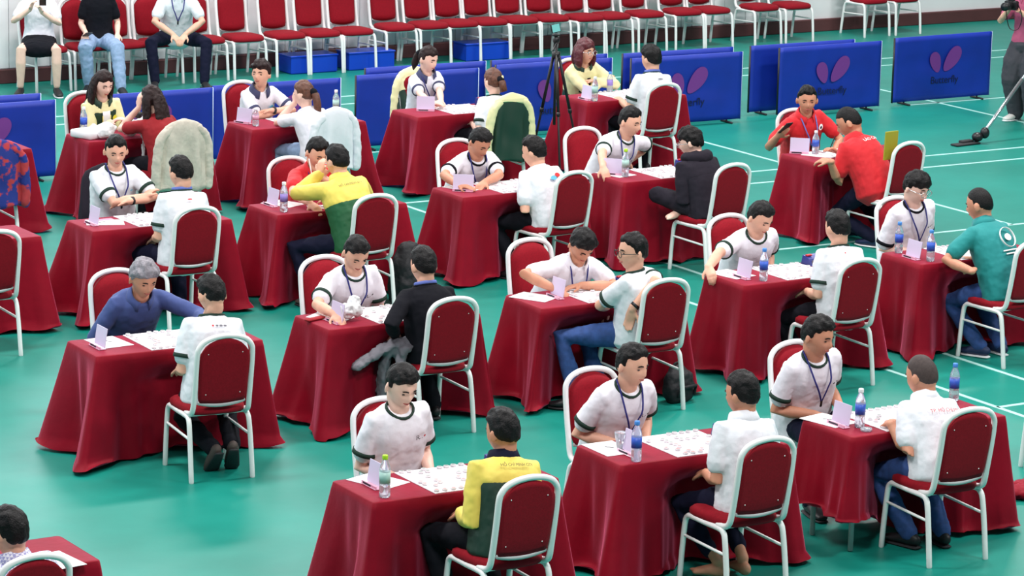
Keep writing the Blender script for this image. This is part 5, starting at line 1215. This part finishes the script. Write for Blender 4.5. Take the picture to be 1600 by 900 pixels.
# phones, pens and the camera held in hands
def held_phone(b, side, label, off=(0, .0, .0), tilt=(0.6, 0, 0)):
    w = b['wr'][side]; d = unit(b['wr'][side] - b['elb'][side]); p = world_of(b, w + d * .10 + A(*off))
    t = thing('phone', label, 'phone', tuple(p), b['root'].rotation_euler[2])
    mb = MB(); box(mb, (0, 0, 0), (.075, .010, .15), bev=.004); a = mb.build('phone_body', M['black_plastic'], t, smooth=False); a.rotation_euler = tilt
    mb = MB(); box(mb, (0, -.0056, 0), (.068, .002, .138)); a = mb.build('phone_screen', M['screen_grey'], t, smooth=False); a.rotation_euler = tilt
held_phone(find('woman in white blouse'), 'r', 'dark phone held by the woman in white blouse', (-.06, .02, .04), (-.7, 0, 0))
held_phone(find('woman in black top'), 'r', 'dark phone resting in the hand of the woman in black top', (0, -.01, .02), (-1.2, 0, .3))
held_phone(find('holding up a phone'), 'r', 'phone held up by the man with round white badge', (-.01, .03, .03), (-.8, 0, .2))
def pen(b, side, label, d=(.2, .1, 1), m='white_ink'):
    w = b['wr'][side]; f = unit(w - b['elb'][side]); p = w + f * .11; d = unit(A(*d))
    mb = MB(); q0, q1 = world_of(b, p - d * .05), world_of(b, p + d * .09); tube(mb, [q0, q1], .0045, 8)
    o = mb.build('pen', M[m]); tag(o, label, 'pen')
pen(find('writing on the table'), 'r', 'white pen in the hand of the man writing in white shirt', (.2, -.1, 1))
pen(find('heavy-set man'), 'r', 'dark pen in the hand of the heavy-set man in red', (.2, -.3, 1), 'ink')
pen(find('ponytail in white shirt'), 'l', 'white pen held up by the ponytailed girl', (-.5, .1, .9))
pen(find('hand raised to his face'), 'l', 'white pen held at the face of the man in red polo', (.1, -.2, 1))
b = find('photographer'); p = world_of(b, (b['wr']['r'] + b['wr']['l']) / 2 + A(0, .10, .06))
t = thing('camera', 'black camera held up by the photographer at the right edge', 'camera', tuple(p), b['root'].rotation_euler[2])
mb = MB(); box(mb, (0, 0, 0), (.14, .06, .10), bev=.012); box(mb, (0, 0, .06), (.06, .05, .03), bev=.008); mb.build('camera_body', M['black_plastic'], t, smooth=False)
mb = MB(); tube(mb, [(0, .03, -.005), (0, .15, -.005)], .042, 14, cap='flat'); tube(mb, [(0, .14, -.005), (0, .16, -.005)], .046, 14, cap='flat'); mb.build('lens', M['black_plastic'], t)
mb = MB(); tube(mb, smooth_path([(-.07, -.01, .02), (-.10, -.06, -.12), (-.05, -.08, -.26), (.05, -.08, -.26), (.09, -.06, -.1), (.07, -.01, .02)], 4), (.010, .003), 6, ref=A(0, 1, 0)); mb.build('strap', M['black_plastic'], t)
# grey jacket hanging off the lap of the black-sleeved player
b = find('black long-sleeved'); mb = MB()
for q in ([(-.14, .06, .62), (-.28, .10, .58), (-.42, .12, .51), (-.52, .12, .46)], [(-.18, .08, .60), (-.27, .12, .54), (-.31, .13, .40), (-.32, .13, .14)], [(-.12, .02, .61), (-.22, .02, .56), (-.25, .02, .42), (-.25, .03, .24)]):
    tube(mb, [world_of(b, A(*v)) for v in q], [(.075, .03)] * len(q), 12, ref=A(.3, .95, 0))
o = mb.build('jacket', M['grey_cloth']); organic(o, .012, 3, .05, TEX); tag(o, 'grey jacket hanging off the lap of the black-sleeved player', 'jacket')
# clip in the light brown hair
b = find('and a clip'); mb = MB(); tube(mb, [world_of(b, b['hp'](.01, -.13, .05)), world_of(b, b['hp'](.0, -.145, -.06))], (.012, .008), 8, ref=A(1, 0, 0)); o = mb.build('hair_clip', M['cream_cloth']); o.parent = b['root']; o.matrix_parent_inverse = (Matrix.Translation(b['root'].location) @ Matrix.Rotation(b['root'].rotation_euler[2], 4, 'Z')).inverted()
# round white ring and badge cloth are part of the shirts; emblem rings are built with the shirts
